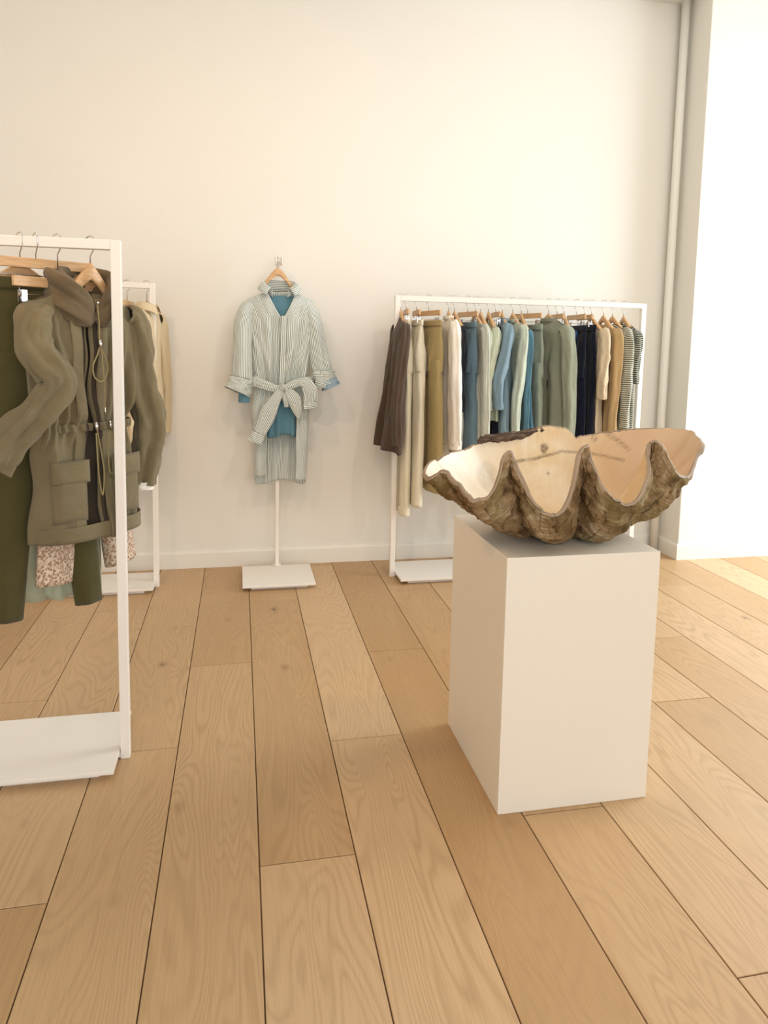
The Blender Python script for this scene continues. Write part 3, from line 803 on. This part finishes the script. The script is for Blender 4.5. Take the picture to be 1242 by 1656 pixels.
top_garment('chambray_shirt', 1.546, YR, -12, ZT+0.005, 0.84, F_chambray, 'blue chambray shirt with one wide sleeve flaring forward', 'shirt', hemw=0.24, T=0.034, seed=11.7, A=0.016, collar='band', sl_len=0.46, sl_out=0.05, sl_r=0.055, sl_lean=-0.045, lean=0.01)
ch(1.607, -3, 'wooden hanger holding the pale sage jumper')
top_garment('sage_jumper', 1.612, YR, -3, ZT, 0.85, F_sageknit, 'pale sage jumper with long drooping sleeve, right of the chambray shirt', 'jumper', w=0.195, hemw=0.18, T=0.026, seed=12.8, A=0.008, sl_len=0.66, sl_r=0.045, sl_lean=-0.03, collar='band')
ch(1.662, -12, 'wooden hanger holding the teal blue blouse')
top_garment('teal_blouse', 1.670, YR, -9, ZT-0.03, 0.80, F_teal, 'teal blue blouse in the narrow gap between the sage jumper and sage trousers', 'blouse', w=0.185, hemw=0.2, T=0.022, seed=13.6, A=0.012, collar='band', sl_len=0.6)
ch(1.702, 10, 'wooden clip hanger holding the grey-sage trousers', True, w=0.15)
trousers('sage_trousers', 1.732, YR, -3, ZC_-0.01, 0.80, F_sage, 'grey-sage twill trousers in clips, left of the big sage shirt', w=0.165, legw=0.11, T=0.028, seed=14.3, A=0.010)
ch(1.837, 9, 'wooden hanger holding the broad sage linen shirt')
SS = top_garment('sage_shirt', 1.840, YR, 9, ZT+0.012, 0.83, F_sageshirt, 'broad sage green linen shirt with a small dark embroidered mark near the front', 'shirt', w=0.205, hemw=0.20, T=0.042, seed=15.5, A=0.008, collar='band', sl_len=0.66, sl_r=0.034, sl_lean=0.03)
m = MB()
for k in range(12):
    a = 2*PI*k/12; m.tube([(0.10+0.004*math.cos(a), -0.056, 0.36+0.003*math.sin(a)), (0.10+0.009*math.cos(a), -0.056, 0.36+0.007*math.sin(a))], 0.0012, 5)
for k in range(-3, 4):
    m.tube([(0.10+0.0014*k, -0.056, 0.352), (0.10+0.002*k, -0.056, 0.325-0.004*abs(k))], 0.0008, 5)
m.build('embroidered_mark', M_thread, SS)
ch(1.893, -8, 'wooden clip hanger holding the ice blue skirt, behind the sage shirt', True, w=0.13)
skirt('ice_blue_skirt', 1.912, YR, -2, ZC_-0.02, 0.78, F_ice, 'pale ice blue skirt, a strip of it showing right of the sage shirt', w=0.165, hemw=0.185, T=0.022, seed=16.1, A=0.010)
ch(1.940, -16, 'wooden hanger holding the navy dress')
top_garment('navy_dress', 1.958, YR, -4, ZT-0.035, 0.76, F_navy2, 'sleeveless navy dress just right of the ice blue skirt', 'dress', w=0.19, hemw=0.20, T=0.024, seed=17.7, A=0.009, sleeve=None)
ch(2.020, -6, 'wooden clip hanger holding the navy wool trousers', True, w=0.15)
NTR = trousers('navy_trousers', 2.012, YR, -4, ZC_-0.01, 0.76, F_navy, 'navy wool trousers in clips with a cobalt blue sash hanging from them', w=0.165, legw=0.11, T=0.026, seed=18.2, A=0.008)
rows = []
for i in range(24):
    t = i/23; ww = 0.022*math.sin(PI*min(1, 0.25+t*0.75))+0.004
    rows.append([(0.155+ww*c+0.012*t, -0.058+0.006*s_, 0.73-0.45*t) for c, s_ in ((-1, 0), (-.7, -.7), (0, -1), (.7, -.7), (1, 0), (.7, .7), (0, 1), (-.7, .7))])
so = put('sash', rows, F_cobalt, NTR, caps=True); so['label'] = 'cobalt blue silk sash'
ch(2.076, -10, 'wooden clip hanger holding the deep navy skirt', True, w=0.15)
skirt('navy_wrap_skirt', 2.078, YR, -5, ZC_-0.005, 0.74, F_navy2, 'deep navy skirt between the navy trousers and the oatmeal blouse', w=0.165, hemw=0.19, T=0.030, seed=19.4, A=0.012)
ch(2.121, -7, 'wooden hanger holding the oatmeal blouse with elbow sleeves')
top_garment('oatmeal_blouse', 2.128, YR, -6, ZT-0.012, 0.87, F_rose, 'oatmeal cotton blouse with elbow length sleeves, right of the navy clothes', 'blouse', w=0.195, hemw=0.17, T=0.028, seed=20.6, A=0.008, sleeve='elbow', sl_r=0.056)
ch(2.200, -4, 'wooden hanger holding the camel coat')
top_garment('camel_coat', 2.203, YR, -3, ZT-0.008, 0.62, F_camel, 'long camel coat between the oatmeal blouse and the striped jumper', 'coat', w=0.205, hemw=0.20, T=0.030, seed=21.2, A=0.008, sl_len=0.78, sl_r=0.045, sl_lean=-0.01, lean=-0.015)
ch(2.262, -4, 'wooden hanger holding the striped jumper with a fringed hem')
top_garment('striped_jumper', 2.266, YR, -3, ZT-0.005, 0.90, F_stripe, 'sage and cream striped jumper with fringed hem', 'jumper', w=0.205, hemw=0.195, T=0.034, seed=22.2, A=0.005, sl_len=0.56, sl_r=0.048, fringe=True)
ch(2.337, -10, 'wooden hanger holding the dark striped knit dress, last beside the right post')
DK = top_garment('striped_dress', 2.345, YR, -8, ZT-0.002, 0.24, F_stripe2, 'long dark striped knit dress, last garment at the right end of the packed rack', 'dress', w=0.195, hemw=0.16, T=0.028, seed=23.3, A=0.006, sleeve='short')
m = MB(); m.box(0.205, 0.208, -0.07, -0.035, 1.10, 1.25); m.tube([(0.206, -0.05, 1.25), (0.20, -0.02, 1.28)], 0.0008, 5)
m.build('price_tag', M_label, DK, False)

# ---------------------------------------------------------------- pinstriped shirt dress on the display stand
DX, DY, DZ = 0.2245, 4.14, 0.585
coat_hanger(DX-0.008, DY+0.004, 0, 1.866, 1.812, 'pale wooden hanger on the display pole, inside the dress collar', w=0.092, drop=0.104, ex=1.4, thick=1.25)
dr = thing('shirt_dress', (DX, DY, DZ), 0, 'grey-green pinstriped shirt dress with rolled cuffs and tied waist, on the display pole', 'dress')
GU = 0.014
def gapf(d):
    z = DZ+1.10-d   # world height
    if z > 1.545: return 0.004+(z-1.545)*0.46
    if z > 1.08: return -0.012
    if z > 0.99: return lerp(0.078, -0.010, (z-0.99)/0.09)
    return lerp(0.076, 0.078, 0)
zt = 1.675-DZ
prof = [(0, 0.188, 0.045, 0), (0.05, 0.200, 0.060, 0.001), (0.16, 0.192, 0.066, 0.004), (0.30, 0.176, 0.064, 0.009), (0.42, 0.160, 0.062, 0.013), (0.49, 0.148, 0.054, 0.013), (0.535, 0.142, 0.046, 0.009), (0.60, 0.150, 0.052, 0.011), (0.68, 0.164, 0.054, 0.012), (0.88, 0.154, 0.054, 0.008), (1.085, 0.148, 0.052, 0.005)]
rows = body_rows(zt, prof, slope=0.42, neck=0.085, folds=(4.2, 0.8), seed=2.2, nr=90, nc=150, crumple=0.007, edge=lambda d: 0.010+0.004*math.sin(d*9), gap=gapf, top_pinch=0.75)
RD = []
for s in (-1, 1):
    for (ua, za, ub, zb, am, wd) in ((0.135, 1.50, 0.045, 1.15, 0.014, 0.010), (0.165, 1.44, 0.085, 1.15, 0.016, 0.010), (0.100, 1.52, 0.020, 1.16, 0.010, 0.009), (0.160, 1.34, 0.120, 1.15, 0.014, 0.010), (0.06, 1.42, 0.035, 1.15, 0.010, 0.008), (0.11, 1.06, 0.125, 0.70, 0.008, 0.010), (0.13, 1.60, 0.05, 1.42, 0.006, 0.012)):
        RD.append((s*ua+0.01, za-DZ, s*ub+0.01+0.006*s, zb-DZ, am, wd))
ridges(rows, RD)
# longer back tail: lower the back columns at the hem
for i, row in enumerate(rows):
    s = i/90
    for j, p in enumerate(row):
        t = j/150; back = max(0, 1-abs(t-0.5)/0.36)
        row[j] = (p[0]+GU*0, p[1], p[2]-0.030*s**6*(1 if back > 0 else 0)*min(1, back*3)+0.028*s**8*(1 if t > 0.80 else 0))
put('dress_body', rows, F_pin, dr, closed=False, solid=0.0022)
# sleeves
def dl(x, y, z): return (x-0.228, y-4.20, z-0.575)
for s, path in ((-1, [(-0.150, 0.0, 1.02, 0.026, 0.040), (-0.182, 0.0, 0.985, 0.044, 0.050), (-0.203, -0.004, 0.90, 0.052, 0.056), (-0.205, -0.012, 0.74, 0.052, 0.050), (-0.208, -0.022, 0.62, 0.056, 0.048), (-0.212, -0.030, 0.565, 0.060, 0.048)]),
                (1, [(0.150, 0.0, 1.02, 0.026, 0.040), (0.180, 0.0, 0.985, 0.044, 0.050), (0.204, -0.004, 0.88, 0.050, 0.056), (0.226, -0.012, 0.75, 0.052, 0.050), (0.250, -0.022, 0.645, 0.056, 0.048), (0.258, -0.028, 0.600, 0.054, 0.046)])):
    put('sleeve', sleeve_rows(path, 0.006, 3+s, nc=44, n=12), F_pin, dr, solid=0.002)
# rolled cuffs: flaring turned-up bands
put('rolled_cuff', sleeve_rows([(-0.213, -0.030, 0.600, 0.064, 0.054), (-0.222, -0.034, 0.560, 0.068, 0.056), (-0.240, -0.040, 0.518, 0.080, 0.056)], 0.007, 4.2, nc=44, n=8), F_pinh, dr, solid=0.003)
put('rolled_cuff', sleeve_rows([(0.262, -0.026, 0.650, 0.060, 0.052), (0.262, -0.030, 0.600, 0.064, 0.054), (0.272, -0.032, 0.552, 0.066, 0.052)], 0.008, 5.7, nc=44, n=8), F_pinh, dr, solid=0.003)
o = put('turned_facing', sleeve_rows([(0.285, -0.042, 0.588, 0.050, 0.046), (0.302, -0.045, 0.548, 0.052, 0.046)], 0.008, 6.3, nc=36, n=8), F_paleblue, dr, solid=0.002)
o['label'] = 'pale blue facing of the rolled cuff'
# inner blue shirt: body, tail and one sleeve end below the left cuff
rows = body_rows(1.655-DZ, [(0, 0.150, 0.03, 0), (0.06, 0.150, 0.034, 0), (0.16, 0.135, 0.030, 0.0), (0.3, 0.120, 0.014, 0.0), (0.50, 0.105, 0.012, 0.0), (0.60, 0.108, 0.026, 0.003), (0.68, 0.108, 0.034, 0.006), (0.81, 0.108, 0.036, 0.010)], slope=0.42, neck=0.07, folds=(3.4, 1.0), seed=4.9, nr=50, nc=110, crumple=0.004)
ob = put('inner_shirt', rows, F_steel, dr, solid=0.002); ob['label'] = 'steel blue shirt worn inside the dress'
o = put('inner_sleeve_end', sleeve_rows([(-0.196, -0.03, 0.56, 0.030, 0.030), (-0.198, -0.03, 0.50, 0.031, 0.030), (-0.198, -0.03, 0.458, 0.031, 0.030)], 0.004, 2.2, nc=30), F_steel, dr, solid=0.002)
o['label'] = 'steel blue sleeve end hanging below the cuff'
# collar
def dress_collar():
    rows = []
    for (o, dz) in ((0, -0.030), (0.002, 0.0), (0.006, 0.018), (0.016, 0.024), (0.030, 0.020), (0.046, 0.008), (0.060, -0.006)):
        row = []
        for k in range(49):
            f = (k-24)/24; a = PI/2+f*(PI-0.55)
            fr = max(0, abs(f)-0.35)/0.65; bk = 1-fr
            oo = o*(0.45+0.75*fr)
            row.append(((0.078+oo)*math.cos(a)+0.002, (0.050+oo*0.5)*math.sin(a)-0.016*fr*(o > 0.02), 1.695-DZ+dz*(1+0.2*bk)+0.022*bk-0.022*fr**3-0.012*fr*(o/0.06)))
        rows.append(row)
    return rows
put('collar', dress_collar(), F_pinh, dr, closed=False, solid=0.003)
# front placket with buttons
rows = []
for i in range(50):
    t = i/49; z = lerp(1.54, 1.145, t)-DZ; y = lerp(-0.078, -0.064, t)+0.004*math.sin(t*9)
    rows.append([(GU+0.010-0.012*t+u, y-0.001*(abs(u) < 0.014), z) for u in (-0.0165, -0.013, 0, 0.013, 0.0165)])
plk = put('placket', rows, F_pin, dr, closed=False, solid=0.003)
for i, z in enumerate((1.53, 1.43, 1.33, 1.23)):
    t = (1.54-z)/0.395; y = lerp(-0.078, -0.064, t)+0.004*math.sin(t*9)
    MB().tube([(GU+0.010-0.012*t, y-0.002, z-DZ), (GU+0.010-0.012*t, y-0.0045, z-DZ)], 0.0048, 14).build('button', M_button, plk)
# sleeves tied round the waist
def ribbon(path, name, mat, n=12, seed=0, nc=30, folds=0.012):
    return put(name, sleeve_rows_free(path, folds, seed, nc, n), mat, dr, solid=0.0015, caps=False)
def sleeve_rows_free(path, folds, seed, nc, n):
    P = spline(path, n); rows = []; prev = None
    for i, (u, v, z, wd, tk) in enumerate(P):
        a, b = P[max(0, i-1)], P[min(len(P)-1, i+1)]
        d = Vector((b[0]-a[0], b[1]-a[1], b[2]-a[2])).normalized()
        e2 = Vector((0, 1, 0)); e2 = (e2-d*e2.dot(d)).normalized(); e1 = e2.cross(d)
        t = i/(len(P)-1); row = []
        for k in range(nc):
            th = 2*PI*k/nc; c, s_ = math.cos(th), math.sin(th)
            m = 1+0.10*nz(c*1.5+seed, s_*1.5, t*4)
            pl = 0.22*math.sin(c*9+seed+t*3)*tk
            row.append(Vector((u, v, z))+e1*(wd*c*m)+e2*(tk*s_*m+pl))
        rows.append(row)
    return rows
ribbon([dl(0.075, 4.22, 1.165)+(0.028, 0.02), dl(0.085, 4.165, 1.158)+(0.032, 0.014), dl(0.14, 4.115, 1.138)+(0.026, 0.013), dl(0.20, 4.098, 1.120)+(0.021, 0.014), dl(0.265, 4.095, 1.112)+(0.017, 0.014)], 'tied_sleeve', F_pinh, seed=1)
ribbon([dl(0.215, 4.100, 1.118)+(0.014, 0.012), dl(0.265, 4.086, 1.128)+(0.018, 0.015), dl(0.32, 4.098, 1.150)+(0.022, 0.015), dl(0.375, 4.125, 1.158)+(0.024, 0.014), dl(0.415, 4.175, 1.16)+(0.026, 0.014)], 'tied_sleeve', F_pinh, seed=2)
ribbon([dl(0.232, 4.092, 1.138)+(0.011, 0.012), dl(0.243, 4.074, 1.126)+(0.016, 0.014), dl(0.256, 4.090, 1.105)+(0.013, 0.012)], 'knot', F_pin, seed=3)
ribbon([dl(0.235, 4.090, 1.115)+(0.020, 0.012), dl(0.205, 4.088, 1.06)+(0.030, 0.013), dl(0.170, 4.098, 0.99)+(0.044, 0.015), dl(0.140, 4.105, 0.92)+(0.042, 0.017), dl(0.105, 4.108, 0.845)+(0.036, 0.018)], 'hanging_sleeve_end', F_pin, seed=4)
ribbon([dl(0.112, 4.104, 0.865)+(0.040, 0.020), dl(0.088, 4.104, 0.812)+(0.041, 0.021)], 'hanging_cuff', F_pinh, seed=4.5)
ribbon([dl(0.262, 4.088, 1.118)+(0.016, 0.012), dl(0.300, 4.086, 1.07)+(0.036, 0.013), dl(0.322, 4.094, 1.01)+(0.030, 0.014), dl(0.336, 4.10, 0.945)+(0.006, 0.010)], 'hanging_sleeve_end', F_pin, seed=5)
ribbon([dl(0.33, 4.10, 1.155)+(0.020, 0.014), dl(0.375, 4.085, 1.145)+(0.036, 0.016), dl(0.402, 4.085, 1.09)+(0.042, 0.018), dl(0.398, 4.09, 1.03)+(0.038, 0.018)], 'hanging_sleeve_end', F_pin, seed=6)
ribbon([dl(0.400, 4.088, 1.045)+(0.040, 0.021), dl(0.405, 4.088, 1.005)+(0.041, 0.021)], 'hanging_cuff', F_pinh, seed=6.5)
ribbon([dl(0.248, 4.092, 1.11)+(0.014, 0.010), dl(0.262, 4.092, 1.05)+(0.013, 0.010), dl(0.266, 4.098, 1.015)+(0.013, 0.009)], 'short_tail', F_pin, seed=7)

# ---------------------------------------------------------------- olive hooded coat on the nearest rack
CX0, CY0, CZ0, CA = -0.456, 2.375, 0.765, 50
coat_hanger(CX0, CY0, R(CA), 1.70, 1.622, 'pale contoured wooden hanger holding the olive hooded coat', w=0.115, drop=0.118, ex=1.1, thick=1.35)
CA = 45
ct = thing('hooded_coat', (CX0-0.021, CY0+0.021, CZ0), R(CA), 'olive green hooded coat with drawstring waist and big patch pockets, on the nearest rack', 'coat')
zt = 1.535-CZ0
prof = [(0, 0.180, 0.035, 0), (0.06, 0.188, 0.044, 0.001), (0.2, 0.175, 0.050, 0.007), (0.34, 0.165, 0.048, 0.011), (0.405, 0.148, 0.040, 0.004), (0.43, 0.150, 0.042, 0.004), (0.50, 0.165, 0.050, 0.007), (zt, 0.178, 0.056, 0.008)]
def cgap(d): return 0.0016 if d < 0.34 else 0.0016+0.010*min(1, (d-0.34)/0.1)
rows = body_rows(zt, prof, slope=0.38, neck=0.07, folds=(3.6, 2.1), seed=6.6, nr=130, nc=200, crumple=0.012, gap=cgap, edge=lambda d: -0.020)
CR = []
for (ua, za, ub, zb, am, wd) in ((-0.15, 1.46, -0.11, 1.15, 0.016, 0.012), (-0.11, 1.48, -0.075, 1.14, 0.014, 0.011), (-0.06, 1.42, -0.045, 1.15, 0.010, 0.010), (-0.16, 1.36, -0.135, 1.14, 0.014, 0.011), (0.09, 1.47, 0.06, 1.14, 0.014, 0.012), (0.14, 1.42, 0.10, 1.14, 0.014, 0.012), (0.04, 1.40, 0.03, 1.15, 0.010, 0.010), (-0.12, 1.08, -0.14, 0.80, 0.012, 0.012), (0.11, 1.08, 0.13, 0.80, 0.010, 0.012)):
    CR.append((ua-0.02, za-CZ0, ub-0.02, zb-CZ0, am, wd))
ridges(rows, CR)
for i, row in enumerate(rows):     # gathered waist: tight little vertical puckers
    for j, p in enumerate(row):
        zr = p[2]-(zt-0.415); g = math.exp(-(zr/0.055)**2)
        k_ = math.sin(j*0.80+3*nz(j*.05, 2, 2)+4*nz(zr*8, j*.03, 1))
        r_ = 1+0.22*g*k_-0.12*math.exp(-(zr/0.012)**2)
        row[j] = (p[0]*(1+0.012*g*k_), p[1]*r_+0.0, p[2]+0.006*g*nz(j*.4, 1, 5))
put('coat_body', rows, F_olive, ct, closed=False, solid=0.003)
lin = body_rows(zt-0.02, [(a, b-0.03, c-0.030, 0) for a, b, c, d in prof[:-1]]+[(zt-0.06, 0.15, 0.026, 0)], slope=0.38, neck=0.07, seed=1, nr=30, nc=60, crumple=0.002)
o = put('lining', lin, F_lining, ct, solid=0.001); o['label'] = 'dark lining seen through the open zip'
# zip tapes
for s in (-1, 1):
    r2 = []
    for i in range(0, 131, 3):
        p = rows[i][2 if s > 0 else -3]
        r2.append([(p[0]+du, p[1]-0.004-abs(du)*0, p[2]) for du in (-0.007, 0.007)])
    put('zip_tape', r2, M_thread, ct, closed=False, solid=0.002)
# placket strips
for s in (-1, 1):
    r2 = []
    for i in range(6, 131, 2):
        j = 6 if s > 0 else -7
        p = rows[i][j]
        r2.append([(p[0]+du, p[1]-0.006-0.002*math.cos(du*80), p[2]) for du in (-0.018, -0.012, 0, 0.012, 0.018)])
    put('front_placket', r2, F_olive, ct, closed=False, solid=0.003)
# collapsed hood lying round the neck
def roll(path, seed, n=14, nc=32, fold=0.25):
    P = spline(path, n); out = []
    for i, (u, v, z, a, b) in enumerate(P):
        q, r = P[max(0, i-1)], P[min(len(P)-1, i+1)]
        d = Vector((r[0]-q[0], r[1]-q[1], r[2]-q[2])).normalized()
        e1 = Vector((0, 0, 1)); e1 = (e1-d*e1.dot(d)).normalized(); e2 = d.cross(e1)
        t = i/(len(P)-1); row = []
        for k in range(nc):
            th = 2*PI*k/nc; c, s_ = math.cos(th), math.sin(th)
            m = 1+fold*nz(c*1.3+seed, s_*1.3, t*3)+0.20*nz(c*3, s_*3+seed, t*8)+0.16*math.sin(4*th+5*t+seed)*min(1, 8*t, 8*(1-t))
            row.append(Vector((u, v, z))+e1*(a*c*m)+e2*(b*s_*m))
        out.append(row)
    return out
zn = 1.552-CZ0
put('hood', roll([(-0.018, -0.058, zn-0.108, 0.020, 0.008), (-0.045, -0.062, zn-0.080, 0.040, 0.016), (-0.082, -0.045, zn-0.032, 0.050, 0.026), (-0.092, 0.005, zn+0.002, 0.048, 0.030), (-0.06, 0.060, zn+0.014, 0.048, 0.032), (0.0, 0.080, zn+0.014, 0.052, 0.034), (0.06, 0.060, zn+0.012, 0.048, 0.032), (0.090, 0.005, zn-0.002, 0.046, 0.028), (0.070, -0.042, zn-0.036, 0.046, 0.022), (0.030, -0.058, zn-0.080, 0.036, 0.014), (-0.002, -0.060, zn-0.108, 0.020, 0.008)], 3.3, n=18, nc=60, fold=0.42), F_olive_hood, ct, caps=True)
put('hood', roll([(-0.085, 0.055, zn-0.01, 0.05, 0.03), (-0.05, 0.105, zn-0.05, 0.080, 0.04), (0.05, 0.105, zn-0.05, 0.080, 0.04), (0.085, 0.055, zn-0.01, 0.05, 0.03)], 5.1, n=18, nc=60, fold=0.42), F_olive_hood, ct, caps=True)
m = MB(); m.grid([[(0.0+0.055*math.cos(a)*k_, 0.020+0.004*k_, zn-0.045+0.026*math.sin(a)*k_) for a in [2*PI*i/20 for i in range(20)]] for k_ in (0.02, 1)], True)
m.box(-0.026, 0.026, 0.026, 0.030, zn-0.055, zn-0.012)
m.build('neck_label', M_label, ct, False)
# sleeves: near one bends forward at the elbow, far one hangs
path = [(-0.145, 0, zt-0.060, 0.030, 0.040), (-0.180, -0.01, zt-0.085, 0.044, 0.044), (-0.198, -0.045, zt-0.17, 0.048, 0.046), (-0.170, -0.110, zt-0.270, 0.050, 0.046), (-0.225, -0.105, zt-0.345, 0.045, 0.044), (-0.290, -0.075, zt-0.43, 0.046, 0.044), (-0.335, -0.05, zt-0.50, 0.046, 0.042)]
put('sleeve', sleeve_rows(path, 0.017, 7.7, nc=64, n=14), F_olive, ct, solid=0.003)
path = [(0.145, 0, zt-0.060, 0.030, 0.040), (0.172, 0.0, zt-0.078, 0.044, 0.046), (0.185, 0.0, zt-0.18, 0.048, 0.050), (0.200, -0.008, zt-0.31, 0.052, 0.050), (0.230, -0.012, zt-0.43, 0.050, 0.048), (0.218, -0.010, zt-0.53, 0.045, 0.044), (0.200, -0.005, zt-0.640, 0.042, 0.040)]
put('sleeve', sleeve_rows(path, 0.017, 8.9, nc=64, n=14), F_olive, ct, solid=0.003)
o = put('sleeve_lining', sleeve_rows([(0.200, -0.005, zt-0.630, 0.038, 0.040), (0.199, -0.005, zt-0.656, 0.038, 0.040)], 0.004, 8.9, nc=30), F_white, ct); o['label'] = 'white lining edge below the cuff'
# patch pockets with flaps
def patch(u0, u1, z0, z1, off, name, puff=0.01, slant=0.0):
    rws = []
    for i in range(11):
        a = i/10; row = []
        for j in range(15):
            b = j/14; u = lerp(u0, u1, b); z = lerp(z1, z0, a)+slant*(b-0.5)
            Wz, Tz, _ = interp([(p[0], p[1], p[2], p[3]) for p in prof], zt-z)
            cc = max(0.0, 1-(abs(u)/(Wz+0.012))**2.3)**0.45
            e = min(1, 6*min(a, 1-a, b, 1-b)+0.0)
            row.append((u, -(Tz*cc)-off-puff*e+0.003*nz(u*20, z*20, off*99), z))
        rws.append(row)
    return put(name, rws, F_olive, ct, closed=False, solid=0.004)
for s in (-1, 1):
    u0, u1 = (0.035, 0.150) if s > 0 else (-0.158, -0.052)
    pk_ = patch(u0, u1, 0.062, 0.225, 0.010, 'patch_pocket', 0.014)
    patch(u0-0.004, u1+0.004, 0.185, 0.255, 0.022, 'pocket_flap', 0.010).parent = pk_
# drawcord channel round the waist, puckered
rws = []
for i in range(9):
    a_ = i/8; row = []
    for j in range(220):
        t = 2*PI*j/220; c, s_ = math.cos(t), math.sin(t)
        pk = 0.0045*math.sin(j*0.9+3*nz(j*.06, 1, 1)+1.5*a_)*(0.6+0.8*a_*(1-a_)*2)
        row.append((-0.0+(0.151+pk*0.6)*(abs(c)**0.85)*(1 if c > 0 else -1), (0.047+0.002*math.sin(a_*PI)+pk*1.5)*s_, zt-0.430+0.026*a_+0.004*nz(j*.2, a_, 4)))
    rws.append(row[166:]+row[:164])
put('waist_channel', [r[:-1] for r in rws], F_olive, ct, closed=False, solid=0.003)
# hem band
put('hem_band', band(0.022, 0.180, 0.070, 0.05, 0.004, 0.003, seed=1, n=90), F_olive, ct, solid=0.002)
# cords, loops and toggles
def cord(pts, name='drawstring'): return MB().tube(spline(pts, 10), 0.0022, 8).build(name, M_cord, ct)
zz = lambda z: z-CZ0
cord([(-0.0100, -0.0760, zz(1.50)), (-0.0080, -0.0790, zz(1.44)), (-0.0080, -0.0790, zz(1.375))])
cord([(-0.0080, -0.0790, zz(1.37)), (0.0140, -0.0806, zz(1.33)), (0.0180, -0.0806, zz(1.295)), (-0.0020, -0.0806, zz(1.262)), (-0.0280, -0.0806, zz(1.275)), (-0.0340, -0.0806, zz(1.31)), (-0.0180, -0.0806, zz(1.345)), (-0.0080, -0.0790, zz(1.37))], 'cord_loop')
MB().tube([(-0.0080, -0.0813, zz(1.392)), (-0.0060, -0.0813, zz(1.365))], [0.006, 0.0045], 10).build('toggle', M_chrome, ct)
MB().tube([(-0.0100, -0.0790, zz(1.505)), (-0.0100, -0.0821, zz(1.505))], 0.005, 12).build('eyelet', M_chrome, ct)
for s, u in ((-1, -0.022), (1, 0.030)):
    MB().tube([(u, -0.070, zz(1.135)), (u+0.004, -0.0715, zz(1.105))], [0.007, 0.005], 10).build('toggle', M_chrome, ct)
cord([(-0.0180, -0.0714, zz(1.11)), (-0.0060, -0.0745, zz(1.03)), (0.0000, -0.0760, zz(0.97)), (-0.0060, -0.0745, zz(0.90)), (-0.0180, -0.0730, zz(0.98)), (-0.0220, -0.0714, zz(1.10))])
cord([(0.0300, -0.0699, zz(1.105)), (0.0420, -0.0760, zz(1.05)), (0.0440, -0.0775, zz(0.985)), (0.0280, -0.0775, zz(0.965)), (0.0180, -0.0760, zz(0.99)), (0.0240, -0.0714, zz(1.10))])
cord([(-0.0020, -0.0783, zz(1.37)), (0.0080, -0.0760, zz(1.25)), (0.0100, -0.0730, zz(1.17))])
MB().tube([(0.0100, -0.0745, zz(1.18)), (0.0100, -0.0745, zz(1.155))], 0.004, 10).build('toggle', M_chrome, ct)

# other clothes on the nearest rack, behind the coat
clip_hanger(-0.61, 2.36, R(34), 1.70, 1.635, 'wooden clip hanger at the left edge, behind the olive coat', w=0.17, clip=0.12)
trousers('dark_olive_trousers', -0.600, 2.36, 120, 1.57, 0.52, F_darkolive, 'dark olive trousers with one leg slanting out below the olive coat', w=0.13, legw=0.042, T=0.024, seed=31, shift=0.0, splay=0.055)
coat_hanger(-0.655, 2.36, R(40), 1.70, 1.622, 'wooden hanger holding the pale sage dress on the nearest rack')
top_garment('pale_sage_dress', -0.615, 2.46, 110, 1.56, 0.53, F_palesage, 'pale sage cotton dress showing beside the dark olive trouser leg', 'dress', w=0.16, hemw=0.155, T=0.022, seed=32, sleeve=None, A=0.014)
clip_hanger(-0.548, 2.36, R(50), 1.70, 1.575, 'wooden clip hanger behind the olive hood, holding the floral trousers', w=0.15)
trousers('floral_trousers', -0.500, 2.455, 140, 1.50, 0.615, F_floral, 'wide floral print trousers hanging below the hem of the olive coat', w=0.14, legw=0.062, T=0.03, seed=33, splay=0.065)

# ---------------------------------------------------------------- back rack at the left
coat_hanger(-0.493, 4.05, R(80), 1.697, 1.60, 'wooden hanger seen end-on, holding the natural linen jacket')
top_garment('linen_jacket', -0.488, 4.05, 168, 1.565, 0.80, F_beige, 'natural linen jacket with a wide sleeve, last on the rack against the wall', 'jacket', w=0.2, hemw=0.19, T=0.036, seed=41, A=0.008, collar='shirt', sl_len=0.66, sl_r=0.055, sl_out=0.06)
clip_hanger(-0.595, 4.05, R(86), 1.697, 1.60, 'wooden clip hanger with steel clips, seen end-on beside the linen jacket', w=0.16)
skirt('white_skirt', -0.590, 4.05, 176, 1.535, 0.70, F_ivory, 'ivory skirt in steel clips, left of the linen jacket', w=0.16, hemw=0.18, T=0.03, seed=42)
clip_hanger(-0.700, 4.05, R(86), 1.697, 1.60, 'wooden clip hanger on the rack against the wall, holding the dark brown trousers', w=0.16)
trousers('brown_trousers', -0.70, 4.05, 176, 1.535, 0.42, F_brown, 'dark brown trousers on the rack against the wall, mostly behind the coat', w=0.16, legw=0.10, T=0.03, seed=43)
